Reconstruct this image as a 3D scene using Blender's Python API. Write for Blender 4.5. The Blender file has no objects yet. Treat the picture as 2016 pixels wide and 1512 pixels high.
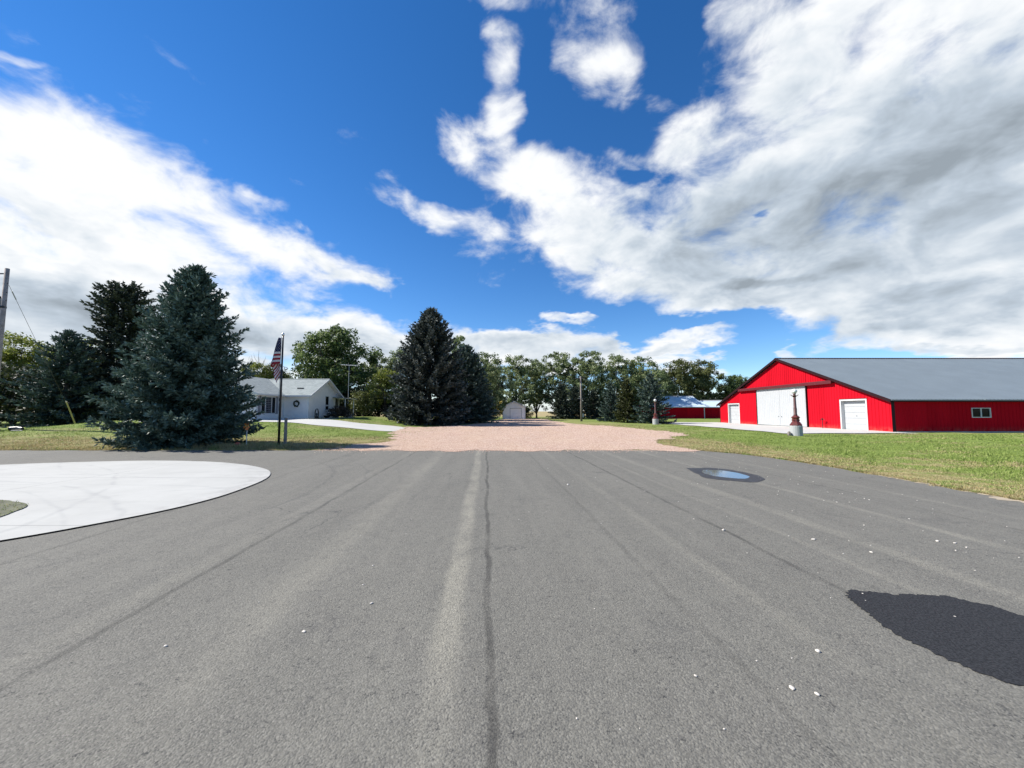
import bpy, bmesh, math, random
import numpy as np
from mathutils import Vector, Matrix, geometry

C = bpy.context.scene.collection
SC = bpy.context.scene
rad = math.radians

# ---------------------------------------------------------------- camera, sky, sun, exposure
cam = bpy.data.objects.new('camera', bpy.data.cameras.new('camera'))
C.objects.link(cam)
cam.location = (0, 0, 1.65)
cam.rotation_euler = (rad(94.06), 0, 0)
cam.data.sensor_width = 36
cam.data.lens = 13.571
cam.data.clip_start = 0.05
cam.data.clip_end = 9000
SC.camera = cam

SUN_ELEV = 42.0
SUN_DIR = Vector((-math.cos(rad(6)) * math.cos(rad(SUN_ELEV)), math.sin(rad(6)) * math.cos(rad(SUN_ELEV)), math.sin(rad(SUN_ELEV))))
sun = bpy.data.objects.new('sun', bpy.data.lights.new('sun', 'SUN'))
C.objects.link(sun)
sun.data.energy = 5.0
sun.data.angle = rad(0.53)
sun.data.color = (1.0, 0.955, 0.88)
sun.rotation_euler = SUN_DIR.to_track_quat('Z', 'Y').to_euler()
sun.location = (-30, 0, 40)

vs = SC.view_settings
vs.view_transform = 'Standard'
vs.look = 'None'
vs.exposure = 0.85
vs.gamma = 1
vs.use_curve_mapping = False
SC.render.film_transparent = False
SC.cycles.max_bounces = 6
SC.cycles.diffuse_bounces = 3
SC.cycles.transparent_max_bounces = 6

# soft cloud banks as (u, v, half length, half width, turn, amount), in stereographic sky coordinates about north
# <sky>
CLOUDS = [(-0.493, 0.2, 0.1629, 0.1383, -0.5286, 1.35),
    (-0.3424, 0.1942, 0.1762, 0.0801, -0.4557, 1.2),
    (-0.2485, 0.1944, 0.1306, 0.0424, -0.3325, 1.0),
    (-0.1969, 0.2223, 0.0508, 0.0119, -0.0927, 0.55),
    (-0.5861, 0.1334, 0.1123, 0.1922, 0.2257, 1.2),
    (-0.4682, 0.0668, 0.1774, 0.1133, 0.078, 1.2),
    (-0.3042, 0.0716, 0.2127, 0.0599, -0.1209, 1.2),
    (-0.1221, 0.0842, 0.2347, 0.0402, -0.1244, 1.2),
    (0.0474, 0.0755, 0.2154, 0.0262, -0.0087, 1.1),
    (-0.17, 0.1677, 0.0568, 0.0105, -0.0334, 0.6),
    (0.2908, 0.2122, 0.2866, 0.104, -0.2813, 1.35),
    (0.2783, 0.2411, 0.0766, 0.0494, -0.1379, 0.4),
    (0.4355, 0.3039, 0.1723, 0.1544, -0.2908, 1.9),
    (0.1102, 0.1982, 0.2096, 0.0569, -0.3458, 1.1),
    (0.0012, 0.3155, 0.101, 0.0572, -0.3059, 1.0),
    (-0.0164, 0.4082, 0.0386, 0.0259, 0.0101, 1.05),
    (-0.0048, 0.3688, 0.0371, 0.0466, -0.1391, 1.1),
    (-0.0782, 0.332, 0.053, 0.0295, -0.1825, 0.75),
    (0.0989, 0.4159, 0.0717, 0.0385, -0.2039, 1.1),
    (0.1274, 0.3777, 0.0574, 0.0306, -0.6337, 0.85),
    (-0.1363, 0.2556, 0.0733, 0.0276, -0.5519, 0.85),
    (-0.0694, 0.2178, 0.0932, 0.0373, -0.3955, 0.85),
    (0.2847, 0.4003, 0.0898, 0.0646, -0.2114, 1.3),
    (0.2226, 0.3312, 0.0998, 0.0428, 0.1099, 1.1),
    (0.5348, 0.1448, 0.1185, 0.1477, -0.2099, 1.2),
    (0.3883, 0.223, 0.1633, 0.1089, -0.1943, 1.0),
    (0.3651, 0.1418, 0.1848, 0.0441, -0.2269, 0.5),
    (0.4456, 0.0792, 0.1121, 0.0316, -0.0882, 0.5),
    (-0.0967, 0.0782, 0.3232, 0.0261, -0.0227, 0.4),
    (0.072, 0.2117, 0.055, 0.1265, 0.572, 0.35),
    (0.4074, 0.1205, 0.1861, 0.038, -0.1178, 0.9),
    (0.0622, 0.3404, 0.0605, 0.0306, -0.0399, -0.9),
    (0.1897, 0.4043, 0.0267, 0.0486, -0.1362, -0.9),
    (0.145, 0.3376, 0.0405, 0.0227, -0.0906, -0.7),
    (0.0397, 0.3896, 0.0165, 0.0279, -0.0274, -0.6),
    (0.2845, 0.2392, 0.0094, 0.0081, 0.2573, -1.3),
    (0.1429, 0.2856, 0.0416, 0.0109, -0.0779, -0.6),
    (0.0268, 0.2483, 0.0382, 0.0205, -0.0134, -0.5),
    (0.2032, 0.1183, 0.1389, 0.0137, -0.0883, -0.9),
    (0.265, 0.0734, 0.0319, 0.0086, -0.0418, -0.7),
    (0.0649, 0.1137, 0.0403, 0.013, -0.0151, 1.5),
    (0.2093, 0.093, 0.0519, 0.0213, -0.0408, 1.6),
    (0.3012, 0.0802, 0.018, 0.0108, -0.0528, 1.0),
    (0.4384, 0.0798, 0.1039, 0.0319, -0.0867, 1.9),
    (0.1434, 0.076, 0.0372, 0.0167, -0.0224, 1.0),
    (0.2036, 0.0567, 0.0349, 0.0139, -0.0242, 1.0),
    (0.2542, 0.0523, 0.0379, 0.0136, -0.0285, 1.0),
    (-0.0495, 0.4518, 0.0617, 0.0161, 0.0349, 0.75),
    (0.0181, 0.4466, 0.0396, 0.0139, -0.015, 0.6),
    (-0.4654, 0.3296, 0.0181, 0.0063, 0.121, 0.5)]
GREYS = [(0.4667, 0.3065, 0.0855, 0.0608, 0.0298, 0.5),
    (0.4137, 0.2657, 0.1008, 0.057, 0.2247, 0.25),
    (-0.4512, 0.0839, 0.171, 0.0683, -0.038, 0.6),
    (-0.467, 0.1282, 0.1004, 0.0205, 0.0156, 0.2),
    (-0.252, 0.0862, 0.2092, 0.037, -0.1134, 0.5),
    (0.3162, 0.1978, 0.2279, 0.1008, -0.1372, 0.3),
    (0.4213, 0.2016, 0.1433, 0.0972, -0.1976, 0.2),
    (0.3588, 0.2285, 0.2422, 0.1696, -0.1816, 0.34),
    (0.2119, 0.1977, 0.1469, 0.0651, -0.087, 0.12),
    (0.2942, 0.1562, 0.0555, 0.0105, -0.0986, 0.35),
    (0.4625, 0.1034, 0.0938, 0.0232, -0.1207, 0.45),
    (0.4456, 0.0623, 0.0842, 0.0085, -0.0694, 0.5),
    (-0.0053, 0.0789, 0.1978, 0.0197, -0.0007, 0.4),
    (0.2094, 0.083, 0.0404, 0.0088, -0.0364, 0.35),
    (-0.3856, 0.2336, 0.1609, 0.0599, -0.4371, -0.4),
    (-0.4708, 0.172, 0.0414, 0.0152, -0.066, -0.5),
    (0.3125, 0.2823, 0.0659, 0.0196, 0.1105, -0.35),
    (-0.0049, 0.3261, 0.1357, 0.0789, -0.0011, -0.3),
    (0.0987, 0.418, 0.0735, 0.0392, -0.0734, -0.35),
    (0.2927, 0.1839, 0.0555, 0.0229, -0.1142, -0.25)]
# </sky>


def build_world():
    w = bpy.data.worlds.new('World')
    SC.world = w
    w.use_nodes = True
    w.cycles.sampling_method = 'MANUAL'
    w.cycles.sample_map_resolution = 512
    nt = w.node_tree
    N, L = nt.nodes, nt.links
    N.clear()

    def nd(t, **k):
        n = N.new(t)
        for a, b in k.items():
            setattr(n, a, b)
        return n

    def sv(sock, v):
        if isinstance(v, bpy.types.NodeSocket):
            L.new(v, sock)
        else:
            sock.default_value = v

    def mth(op, a, b=0.0, clamp=False):
        n = nd('ShaderNodeMath', operation=op, use_clamp=clamp)
        sv(n.inputs[0], a)
        sv(n.inputs[1], b)
        return n.outputs[0]

    def mapr(v, a, b, c, d, smooth=True):
        n = nd('ShaderNodeMapRange', interpolation_type='SMOOTHSTEP' if smooth else 'LINEAR')
        sv(n.inputs[0], v)
        for i, x in enumerate((a, b, c, d)):
            sv(n.inputs[i + 1], x)
        return n.outputs[0]

    def noise(vec, scale, detail=8, rough=0.55, dist=0.0):
        n = nd('ShaderNodeTexNoise')
        L.new(vec, n.inputs['Vector'])
        n.inputs['Scale'].default_value = scale
        n.inputs['Detail'].default_value = detail
        n.inputs['Roughness'].default_value = rough
        n.inputs['Distortion'].default_value = dist
        return n

    tc = nd('ShaderNodeTexCoord')
    g = tc.outputs['Generated']
    sp = nd('ShaderNodeSeparateXYZ')
    L.new(g, sp.inputs[0])
    x, y, z = sp.outputs
    den = mth('ADD', mth('MAXIMUM', y, -0.9), 1.0)
    cv = nd('ShaderNodeCombineXYZ')
    L.new(mth('DIVIDE', x, den), cv.inputs[0])
    L.new(mth('DIVIDE', z, den), cv.inputs[1])
    # cloud layer plane: patterns shrink towards the horizon as a real layer's do
    zz = mth('ADD', mth('MAXIMUM', z, 0.0), 0.22)
    pl = nd('ShaderNodeCombineXYZ')
    L.new(mth('DIVIDE', x, zz), pl.inputs[0])
    L.new(mth('DIVIDE', y, zz), pl.inputs[1])
    plane = pl.outputs[0]
    wn = noise(plane, 1.6, 5, 0.6)
    wv = nd('ShaderNodeVectorMath', operation='SUBTRACT')
    L.new(wn.outputs['Color'], wv.inputs[0])
    wv.inputs[1].default_value = (0.5, 0.5, 0.5)
    ws = nd('ShaderNodeVectorMath', operation='MULTIPLY')
    L.new(wv.outputs[0], ws.inputs[0])
    ws.inputs[1].default_value = (0.15, 0.11, 0.0)
    wa = nd('ShaderNodeVectorMath', operation='ADD')
    L.new(cv.outputs[0], wa.inputs[0])
    L.new(ws.outputs[0], wa.inputs[1])
    p = wa.outputs[0]

    def field(rows):
        tot = None
        for (u, v, a, b, r, amp) in rows:
            m = nd('ShaderNodeMapping', vector_type='TEXTURE')
            L.new(p, m.inputs['Vector'])
            m.inputs['Location'].default_value = (u, v, 0)
            m.inputs['Rotation'].default_value = (0, 0, r)
            m.inputs['Scale'].default_value = (a, b, 1)
            ln = nd('ShaderNodeVectorMath', operation='LENGTH')
            L.new(m.outputs[0], ln.inputs[0])
            q = mapr(ln.outputs['Value'], 0.35, 1.25, amp, 0.0)
            tot = q if tot is None else mth('ADD', tot, q)
        return tot

    cov = field(CLOUDS)
    # beyond the view broken cloud goes on, thinned to dim the shaded walls
    rr = nd('ShaderNodeVectorMath', operation='LENGTH')
    L.new(cv.outputs[0], rr.inputs[0])
    outer = mapr(rr.outputs['Value'], 0.66, 0.9, 0.0, 0.27)
    cov = mth('ADD', mapr(cov, -0.3, 2.3, -0.25, 1.37, False), outer)

    def fb(vec):
        return noise(vec, 1.15, 9, 0.56, 0.25).outputs['Fac']
    f0 = fb(plane)
    of = nd('ShaderNodeVectorMath', operation='ADD')
    L.new(plane, of.inputs[0])
    of.inputs[1].default_value = (-0.10, 0.0, 0.0)
    f1 = fb(of.outputs[0])
    iso = nd('ShaderNodeVectorMath', operation='MULTIPLY')
    L.new(g, iso.inputs[0])
    iso.inputs[1].default_value = (1.0, 1.0, 1.7)
    fine = noise(iso.outputs[0], 8.0, 9, 0.58, 0.3).outputs['Fac']
    io2 = nd('ShaderNodeVectorMath', operation='ADD')
    L.new(iso.outputs[0], io2.inputs[0])
    io2.inputs[1].default_value = (-0.022, 0.0, 0.03)
    fine1 = noise(io2.outputs[0], 8.0, 4, 0.58, 0.3).outputs['Fac']
    tex = mth('ADD', mth('MULTIPLY', mth('SUBTRACT', f0, 0.5), 1.7), mth('MULTIPLY', mth('SUBTRACT', fine, 0.5), 2.3))
    dens = mth('ADD', mth('SUBTRACT', cov, 0.42), tex)
    alpha = mapr(dens, -0.16, 0.72, 0.0, 1.0)
    # pale band of far cloud along the horizon
    alpha = mth('MAXIMUM', alpha, mapr(z, 0.0, 0.07, 0.85, 0.0))
    # shade: thick parts are greyer, the side turned to the sun is brighter
    side = mth('ADD', mth('MULTIPLY', mth('SUBTRACT', f1, f0), 1.0), mth('MULTIPLY', mth('SUBTRACT', fine1, fine), 1.5))
    thick = mth('ADD', mapr(dens, 0.35, 1.7, 0.0, 0.22, False), mapr(z, 0.0, 0.08, 0.25, 0.0))
    grey = mth('ADD', mth('MULTIPLY', field(GREYS), 0.72), mth('ADD', thick, side))
    grey = mth('ADD', grey, mth('MULTIPLY', mth('SUBTRACT', f0, 0.5), -0.7))
    grey = mth('ADD', grey, mth('MULTIPLY', mth('SUBTRACT', fine, 0.5), 0.6), True)
    ramp = nd('ShaderNodeValToRGB')
    L.new(grey, ramp.inputs[0])
    e = ramp.color_ramp.elements
    e[0].position, e[0].color = 0.0, (0.555, 0.565, 0.575, 1)
    e[1].position, e[1].color = 1.0, (0.185, 0.215, 0.245, 1)
    m1 = e.new(0.35)
    m1.color = (0.42, 0.455, 0.49, 1)
    m2 = e.new(0.62)
    m2.color = (0.30, 0.345, 0.395, 1)

    sky = nd('ShaderNodeTexSky', sky_type='NISHITA')
    sky.sun_disc = False
    sky.sun_elevation = rad(SUN_ELEV)
    sky.sun_rotation = math.atan2(SUN_DIR.x, SUN_DIR.y)
    sky.altitude = 1300
    sky.air_density = 1.0
    sky.dust_density = 0.0
    sky.ozone_density = 3.0
    hs = nd('ShaderNodeHueSaturation')
    hs.inputs['Hue'].default_value = 0.505
    hs.inputs['Saturation'].default_value = SKY_SAT
    hs.inputs['Value'].default_value = SKY_VAL
    L.new(sky.outputs[0], hs.inputs['Color'])
    bg = nd('ShaderNodeBackground')
    bg.inputs['Strength'].default_value = 0.1
    L.new(hs.outputs[0], bg.inputs['Color'])
    cl = nd('ShaderNodeBackground')
    cl.inputs['Strength'].default_value = 1.0
    L.new(ramp.outputs[0], cl.inputs['Color'])
    mx = nd('ShaderNodeMixShader')
    L.new(alpha, mx.inputs[0])
    L.new(bg.outputs[0], mx.inputs[1])
    L.new(cl.outputs[0], mx.inputs[2])
    out = nd('ShaderNodeOutputWorld')
    L.new(mx.outputs[0], out.inputs[0])


SKY_SAT, SKY_VAL = 1.29, 0.95
build_world()
# --- END WORLD
# ---------------------------------------------------------------- materials


class Nodes:
    def __init__(self, name):
        self.m = bpy.data.materials.new(name)
        self.m.use_nodes = True
        self.t = self.m.node_tree
        self.t.nodes.clear()
        self.out = self.nd('ShaderNodeOutputMaterial')
        self.b = self.nd('ShaderNodeBsdfPrincipled')
        self.link(self.b.outputs[0], self.out.inputs[0])

    def nd(self, t, **k):
        n = self.t.nodes.new(t)
        for a, b in k.items():
            setattr(n, a, b)
        return n

    def link(self, a, b):
        self.t.links.new(a, b)

    def sv(self, s, v):
        if isinstance(v, bpy.types.NodeSocket):
            self.link(v, s)
        elif isinstance(v, tuple) and len(v) == 3 and s.type == 'RGBA':
            s.default_value = v + (1,)
        else:
            s.default_value = v

    def math(self, op, a, b=0.0, clamp=False):
        n = self.nd('ShaderNodeMath', operation=op, use_clamp=clamp)
        self.sv(n.inputs[0], a)
        self.sv(n.inputs[1], b)
        return n.outputs[0]

    def mapr(self, v, a, b, c=0.0, d=1.0, smooth=True):
        n = self.nd('ShaderNodeMapRange', interpolation_type='SMOOTHSTEP' if smooth else 'LINEAR')
        for i, x in enumerate((v, a, b, c, d)):
            self.sv(n.inputs[i], x)
        return n.outputs[0]

    def pos(self, local=False):
        if local:
            return self.nd('ShaderNodeTexCoord').outputs['Object']
        return self.nd('ShaderNodeNewGeometry').outputs['Position']

    def xyz(self, v):
        n = self.nd('ShaderNodeSeparateXYZ')
        self.link(v, n.inputs[0])
        return n.outputs

    def scale(self, v, s):
        n = self.nd('ShaderNodeVectorMath', operation='MULTIPLY')
        self.link(v, n.inputs[0])
        n.inputs[1].default_value = s
        return n.outputs[0]

    def noise(self, v, s, d=4, r=0.55, dist=0.0):
        n = self.nd('ShaderNodeTexNoise')
        self.link(v, n.inputs['Vector'])
        n.inputs['Scale'].default_value = s
        n.inputs['Detail'].default_value = d
        n.inputs['Roughness'].default_value = r
        n.inputs['Distortion'].default_value = dist
        return n.outputs['Fac']

    def voro(self, v, s, feature='F1'):
        n = self.nd('ShaderNodeTexVoronoi', feature=feature)
        self.link(v, n.inputs['Vector'])
        n.inputs['Scale'].default_value = s
        return n

    def mix(self, f, a, b, blend='MIX'):
        n = self.nd('ShaderNodeMix', data_type='RGBA', blend_type=blend)
        self.sv(n.inputs[0], f)
        self.sv(n.inputs[6], a)
        self.sv(n.inputs[7], b)
        return n.outputs[2]

    def bump(self, h, strength=0.3, dist=0.01):
        n = self.nd('ShaderNodeBump')
        self.link(h, n.inputs['Height'])
        n.inputs['Strength'].default_value = strength
        n.inputs['Distance'].default_value = dist
        self.link(n.outputs[0], self.b.inputs['Normal'])
        return n

    def attr(self, name):
        return self.nd('ShaderNodeAttribute', attribute_name=name).outputs['Fac']

    def set(self, **k):
        for a, v in k.items():
            self.sv(self.b.inputs[a.replace('_', ' ')], v)
        return self.m


def plain(name, col, rough=0.6, metal=0.0, var=0.12, scale=6.0, bump=0.0, bscale=40.0, bdist=0.004, spec=0.5):
    n = Nodes(name)
    p = n.pos(True)
    f = n.noise(p, scale, 6, 0.6)
    a = tuple(c * (1 - var) for c in col)
    b = tuple(min(1, c * (1 + var)) for c in col)
    n.set(Base_Color=n.mix(n.mapr(f, 0.3, 0.7), a, b), Roughness=rough, Metallic=metal, Specular_IOR_Level=spec)
    if bump:
        n.bump(n.noise(p, bscale, 4), bump, bdist)
    return n.m


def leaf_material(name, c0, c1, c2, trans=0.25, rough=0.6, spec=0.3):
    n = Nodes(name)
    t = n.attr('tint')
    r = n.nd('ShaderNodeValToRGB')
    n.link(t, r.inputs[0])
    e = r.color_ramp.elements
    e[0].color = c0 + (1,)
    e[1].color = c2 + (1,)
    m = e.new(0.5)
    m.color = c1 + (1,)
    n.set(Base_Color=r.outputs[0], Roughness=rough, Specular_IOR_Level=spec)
    if trans:
        tr = n.nd('ShaderNodeBsdfTranslucent')
        n.link(r.outputs[0], tr.inputs[0])
        mx = n.nd('ShaderNodeMixShader')
        mx.inputs[0].default_value = trans
        n.link(n.b.outputs[0], mx.inputs[1])
        n.link(tr.outputs[0], mx.inputs[2])
        n.link(mx.outputs[0], n.out.inputs[0])
    return n.m


def asphalt_material():
    n = Nodes('asphalt')
    p = n.pos()
    x, y, z = n.xyz(p)
    # across-lane coordinate: the paving lanes run slightly left of north
    wob = n.math('MULTIPLY', n.math('SUBTRACT', n.noise(n.scale(p, (0.25, 0.25, 0)), 1.0, 8, 0.68), 0.5), 0.32)
    u = n.math('ADD', n.math('ADD', x, n.math('MULTIPLY', y, 0.066)), wob)
    big = n.noise(n.scale(p, (0.9, 0.16, 0)), 1.0, 5, 0.6)
    mid = n.noise(p, 2.3, 5, 0.6)
    agg = n.noise(p, 75.0, 3, 0.65)
    agg2 = n.noise(p, 26.0, 4, 0.6)
    base = n.mix(n.mapr(big, 0.25, 0.75), (0.106, 0.102, 0.088), (0.144, 0.138, 0.119))
    base = n.mix(n.mapr(mid, 0.3, 0.7, 0, 0.5), base, (0.097, 0.093, 0.083))
    # long streaks of rolled asphalt
    cu = n.nd('ShaderNodeCombineXYZ')
    n.link(u, cu.inputs[0])
    n.link(n.math('MULTIPLY', y, 0.05), cu.inputs[1])
    st = n.noise(cu.outputs[0], 3.0, 5, 0.65)
    base = n.mix(n.mapr(st, 0.35, 0.7, 0.0, 0.55), base, (0.152, 0.145, 0.124))
    # tyre scuffs curving round the island
    dx = n.math('ADD', x, 11.2)
    dy = n.math('SUBTRACT', y, 7.6)
    rr = n.math('SQRT', n.math('ADD', n.math('MULTIPLY', dx, dx), n.math('MULTIPLY', dy, dy)))
    rr = n.math('ADD', rr, n.math('MULTIPLY', wob, 3.0))
    for r0, wdt, amt in ((7.1, 0.07, 0.45), (7.9, 0.05, 0.35), (8.7, 0.09, 0.4), (9.3, 0.06, 0.3)):
        f = n.mapr(n.math('ABSOLUTE', n.math('SUBTRACT', rr, r0)), 0.01, wdt, amt, 0.0)
        f = n.math('MULTIPLY', f, n.mapr(n.noise(p, 0.35, 2), 0.45, 0.6))
        base = n.mix(f, base, (0.045, 0.045, 0.047))
    # old stains and hairline cracks
    base = n.mix(n.mapr(n.noise(p, 1.1, 6, 0.7, 0.6), 0.56, 0.7, 0, 0.5), base, (0.062, 0.061, 0.058))
    base = n.mix(n.mapr(n.noise(p, 3.7, 3, 0.6), 0.68, 0.74, 0, 0.6), base, (0.045, 0.045, 0.045))
    wp = n.nd('ShaderNodeVectorMath', operation='ADD')
    n.link(p, wp.inputs[0])
    wn = n.nd('ShaderNodeTexNoise')
    n.link(p, wn.inputs['Vector'])
    wn.inputs['Scale'].default_value = 1.6
    wn.inputs['Detail'].default_value = 5
    n.link(wn.outputs['Color'], wp.inputs[1])
    vo = n.voro(wp.outputs[0], 0.34, 'DISTANCE_TO_EDGE')
    crk = n.math('MULTIPLY', n.mapr(vo.outputs['Distance'], 0.001, 0.007, 0.8, 0.0), n.mapr(n.noise(p, 0.4, 2), 0.48, 0.6))
    base = n.mix(crk, base, (0.035, 0.035, 0.036))
    # aggregate and open pits
    st2 = n.voro(p, 85.0)
    sc = n.nd('ShaderNodeSeparateColor')
    n.link(st2.outputs['Color'], sc.inputs[0])
    base = n.mix(n.mapr(sc.outputs[0], 0.55, 1.0, 0, 0.45, False), base, (0.24, 0.23, 0.20))
    base = n.mix(n.mapr(sc.outputs[1], 0.6, 1.0, 0, 0.5, False), base, (0.055, 0.054, 0.052))
    base = n.mix(n.mapr(n.noise(p, 9.0, 5, 0.65), 0.5, 0.72, 0, 0.4), base, (0.075, 0.073, 0.068))
    base = n.mix(n.mapr(agg, 0.42, 0.64, 0, 0.4), base, (0.205, 0.197, 0.172))
    pit = n.math('MULTIPLY', n.mapr(n.noise(p, 48.0, 4, 0.7, 0.8), 0.46, 0.33), n.mapr(n.noise(p, 7.0, 5, 0.7), 0.62, 0.40))
    base = n.mix(n.math('MULTIPLY', pit, 0.95), base, (0.034, 0.034, 0.034))
    brk = n.mapr(n.noise(n.scale(p, (2.2, 0.9, 0)), 1.0, 7, 0.7), 0.34, 0.58, 0.25, 1.0)
    for u0, wdt, dark, amt in SEAMS:
        f = n.mapr(n.math('ABSOLUTE', n.math('SUBTRACT', u, u0)), wdt * 0.25, wdt, amt, 0.0)
        f = n.math('MULTIPLY', f, brk)
        if not dark:      # the worn strips break up towards the south
            f = n.math('MULTIPLY', f, n.mapr(n.math('ADD', y, n.math('MULTIPLY', wob, 8.0)), 1.6, 3.6, 0.25, 1.0))
        base = n.mix(f, base, (0.42, 0.42, 0.43) if dark else (1.75, 1.72, 1.62), 'MULTIPLY')
    n.set(Base_Color=base, Roughness=0.88, Specular_IOR_Level=0.3)
    h = n.math('ADD', n.math('ADD', agg, n.math('MULTIPLY', agg2, 0.8)), n.math('MULTIPLY', st2.outputs['Distance'], -0.7))
    n.bump(h, 0.48, 0.011)
    return n.m


# (offset across the lane, half width, dark?, strength)
SEAMS = [(0.02, 0.045, True, 0.85), (-0.29, 0.16, False, 0.7), (-1.8, 0.28, False, 0.26), (3.28, 0.05, True, 0.75), (4.72, 0.18, False, 0.3),
         (6.25, 0.13, False, 0.36), (3.95, 0.08, False, 0.22), (-2.85, 0.05, True, 0.65), (-3.05, 0.16, False, 0.18), (1.65, 0.05, True, 0.3), (2.35, 0.12, False, 0.2), (7.4, 0.06, True, 0.4),
         (-5.2, 0.05, True, 0.35), (8.2, 0.12, False, 0.2)]


def dry_mask(n, p):
    """How dry the grass is at a place: parched along the road edge and in patches."""
    x, y, z = n.xyz(p)
    w = n.math('MULTIPLY', n.math('SUBTRACT', n.noise(p, 0.45, 4), 0.5), 3.4)
    right = n.math('MULTIPLY', n.mapr(n.math('ADD', x, w), 9.8, 14.2, 0.95, 0.0), n.mapr(x, 6.5, 7.0))
    right = n.math('MULTIPLY', right, n.mapr(y, 22.0, 26.0, 1.0, 0.4))
    left = n.math('MULTIPLY', n.math('MULTIPLY', n.mapr(n.math('ADD', y, w), 21.0, 29.0, 1.0, 0.0), n.mapr(y, 15.0, 15.5, 0.45, 1.0)), n.mapr(x, -3.0, -5.0))
    gx = n.math('MULTIPLY', n.mapr(n.math('ADD', y, w), 26.0, 30.0), n.mapr(n.math('ADD', x, w), 10.5, 18.0, 0.75, 0.0))
    gx = n.math('MULTIPLY', gx, n.math('MULTIPLY', n.mapr(x, 2.0, 4.0), n.mapr(y, 60, 45)))
    pat = n.mapr(n.noise(n.scale(p, (0.10, 0.26, 0)), 1.0, 6, 0.62), 0.50, 0.65, 0.0, 0.75)
    d = n.math('MAXIMUM', n.math('MAXIMUM', right, left), n.math('MAXIMUM', pat, gx))
    br = n.mapr(n.noise(p, 1.6, 5, 0.65), 0.34, 0.6, 0.25, 1.0)
    return n.math('MULTIPLY', d, br, True)


def ground_material():
    n = Nodes('lawn_ground')
    p = n.pos()
    d = dry_mask(n, p)
    g = n.mix(n.mapr(n.noise(p, 0.7, 6, 0.65), 0.3, 0.7), (0.125, 0.175, 0.036), (0.205, 0.26, 0.066))
    g = n.mix(n.mapr(n.noise(n.scale(p, (0.35, 1.6, 0)), 1.0, 5), 0.45, 0.68, 0, 0.55), g, (0.21, 0.235, 0.08))
    dry = n.mix(n.mapr(n.noise(p, 2.2, 5), 0.3, 0.7), (0.23, 0.18, 0.085), (0.40, 0.33, 0.18))
    c = n.mix(d, g, dry)
    fine = n.noise(p, 22.0, 5, 0.7)
    c = n.mix(n.mapr(fine, 0.55, 0.3, 0, 0.55), c, (0.03, 0.045, 0.012))
    x, y, z = n.xyz(p)
    c = n.mix(n.mapr(y, 102.0, 112.0), c, n.mix(n.noise(n.scale(p, (0.004, 0.02, 0)), 1, 4), (0.33, 0.25, 0.13), (0.27, 0.24, 0.12)))
    n.set(Base_Color=c, Roughness=0.95, Specular_IOR_Level=0.1)
    n.bump(n.math('ADD', fine, n.noise(p, 5.0, 4)), 0.6, 0.05)
    return n.m


def grass_material():
    n = Nodes('grass_blades')
    p = n.pos()
    d = dry_mask(n, p)
    t = n.attr('tint')
    g = n.mix(t, (0.145, 0.205, 0.038), (0.30, 0.365, 0.105))
    dry = n.mix(t, (0.26, 0.20, 0.09), (0.46, 0.39, 0.21))
    c = n.mix(n.mapr(n.math('ADD', d, n.math('MULTIPLY', n.math('SUBTRACT', t, 0.5), 0.5)), 0.25, 0.65), g, dry)
    n.set(Base_Color=c, Roughness=0.7, Specular_IOR_Level=0.2)
    tr = n.nd('ShaderNodeBsdfTranslucent')
    n.link(c, tr.inputs[0])
    mx = n.nd('ShaderNodeMixShader')
    mx.inputs[0].default_value = 0.3
    n.link(n.b.outputs[0], mx.inputs[1])
    n.link(tr.outputs[0], mx.inputs[2])
    n.link(mx.outputs[0], n.out.inputs[0])
    return n.m


def gravel_material(name='pink_gravel', stones=False):
    n = Nodes(name)
    p = n.pos()
    v = n.voro(p, 26.0)
    ch = n.nd('ShaderNodeSeparateColor')
    n.link(v.outputs['Color'], ch.inputs[0])
    r = n.nd('ShaderNodeValToRGB')
    n.link(n.attr('tint') if stones else ch.outputs[0], r.inputs[0])
    e = r.color_ramp.elements
    e[0].color = (0.29, 0.185, 0.14, 1)
    e[1].color = (0.58, 0.46, 0.38, 1)
    q = e.new(0.5)
    q.color = (0.46, 0.32, 0.25, 1)
    c = r.outputs[0]
    if not stones:
        wear = n.mapr(n.noise(n.scale(p, (0.5, 0.10, 0)), 1.0, 5), 0.42, 0.62)
        c = n.mix(n.math('MULTIPLY', wear, 0.5), c, (0.46, 0.33, 0.235))
        c = n.mix(n.mapr(n.noise(p, 0.9, 6, 0.65), 0.4, 0.7, 0, 0.45), c, (0.52, 0.42, 0.33))
        c = n.mix(n.mapr(n.noise(p, 9.0, 4), 0.5, 0.34, 0, 0.5), c, (0.22, 0.13, 0.10))
        n.bump(n.math('ADD', v.outputs['Distance'], n.noise(p, 5.0, 4)), 0.7, 0.04)
    n.set(Base_Color=c, Roughness=0.95, Specular_IOR_Level=0.2)
    return n.m


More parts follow.
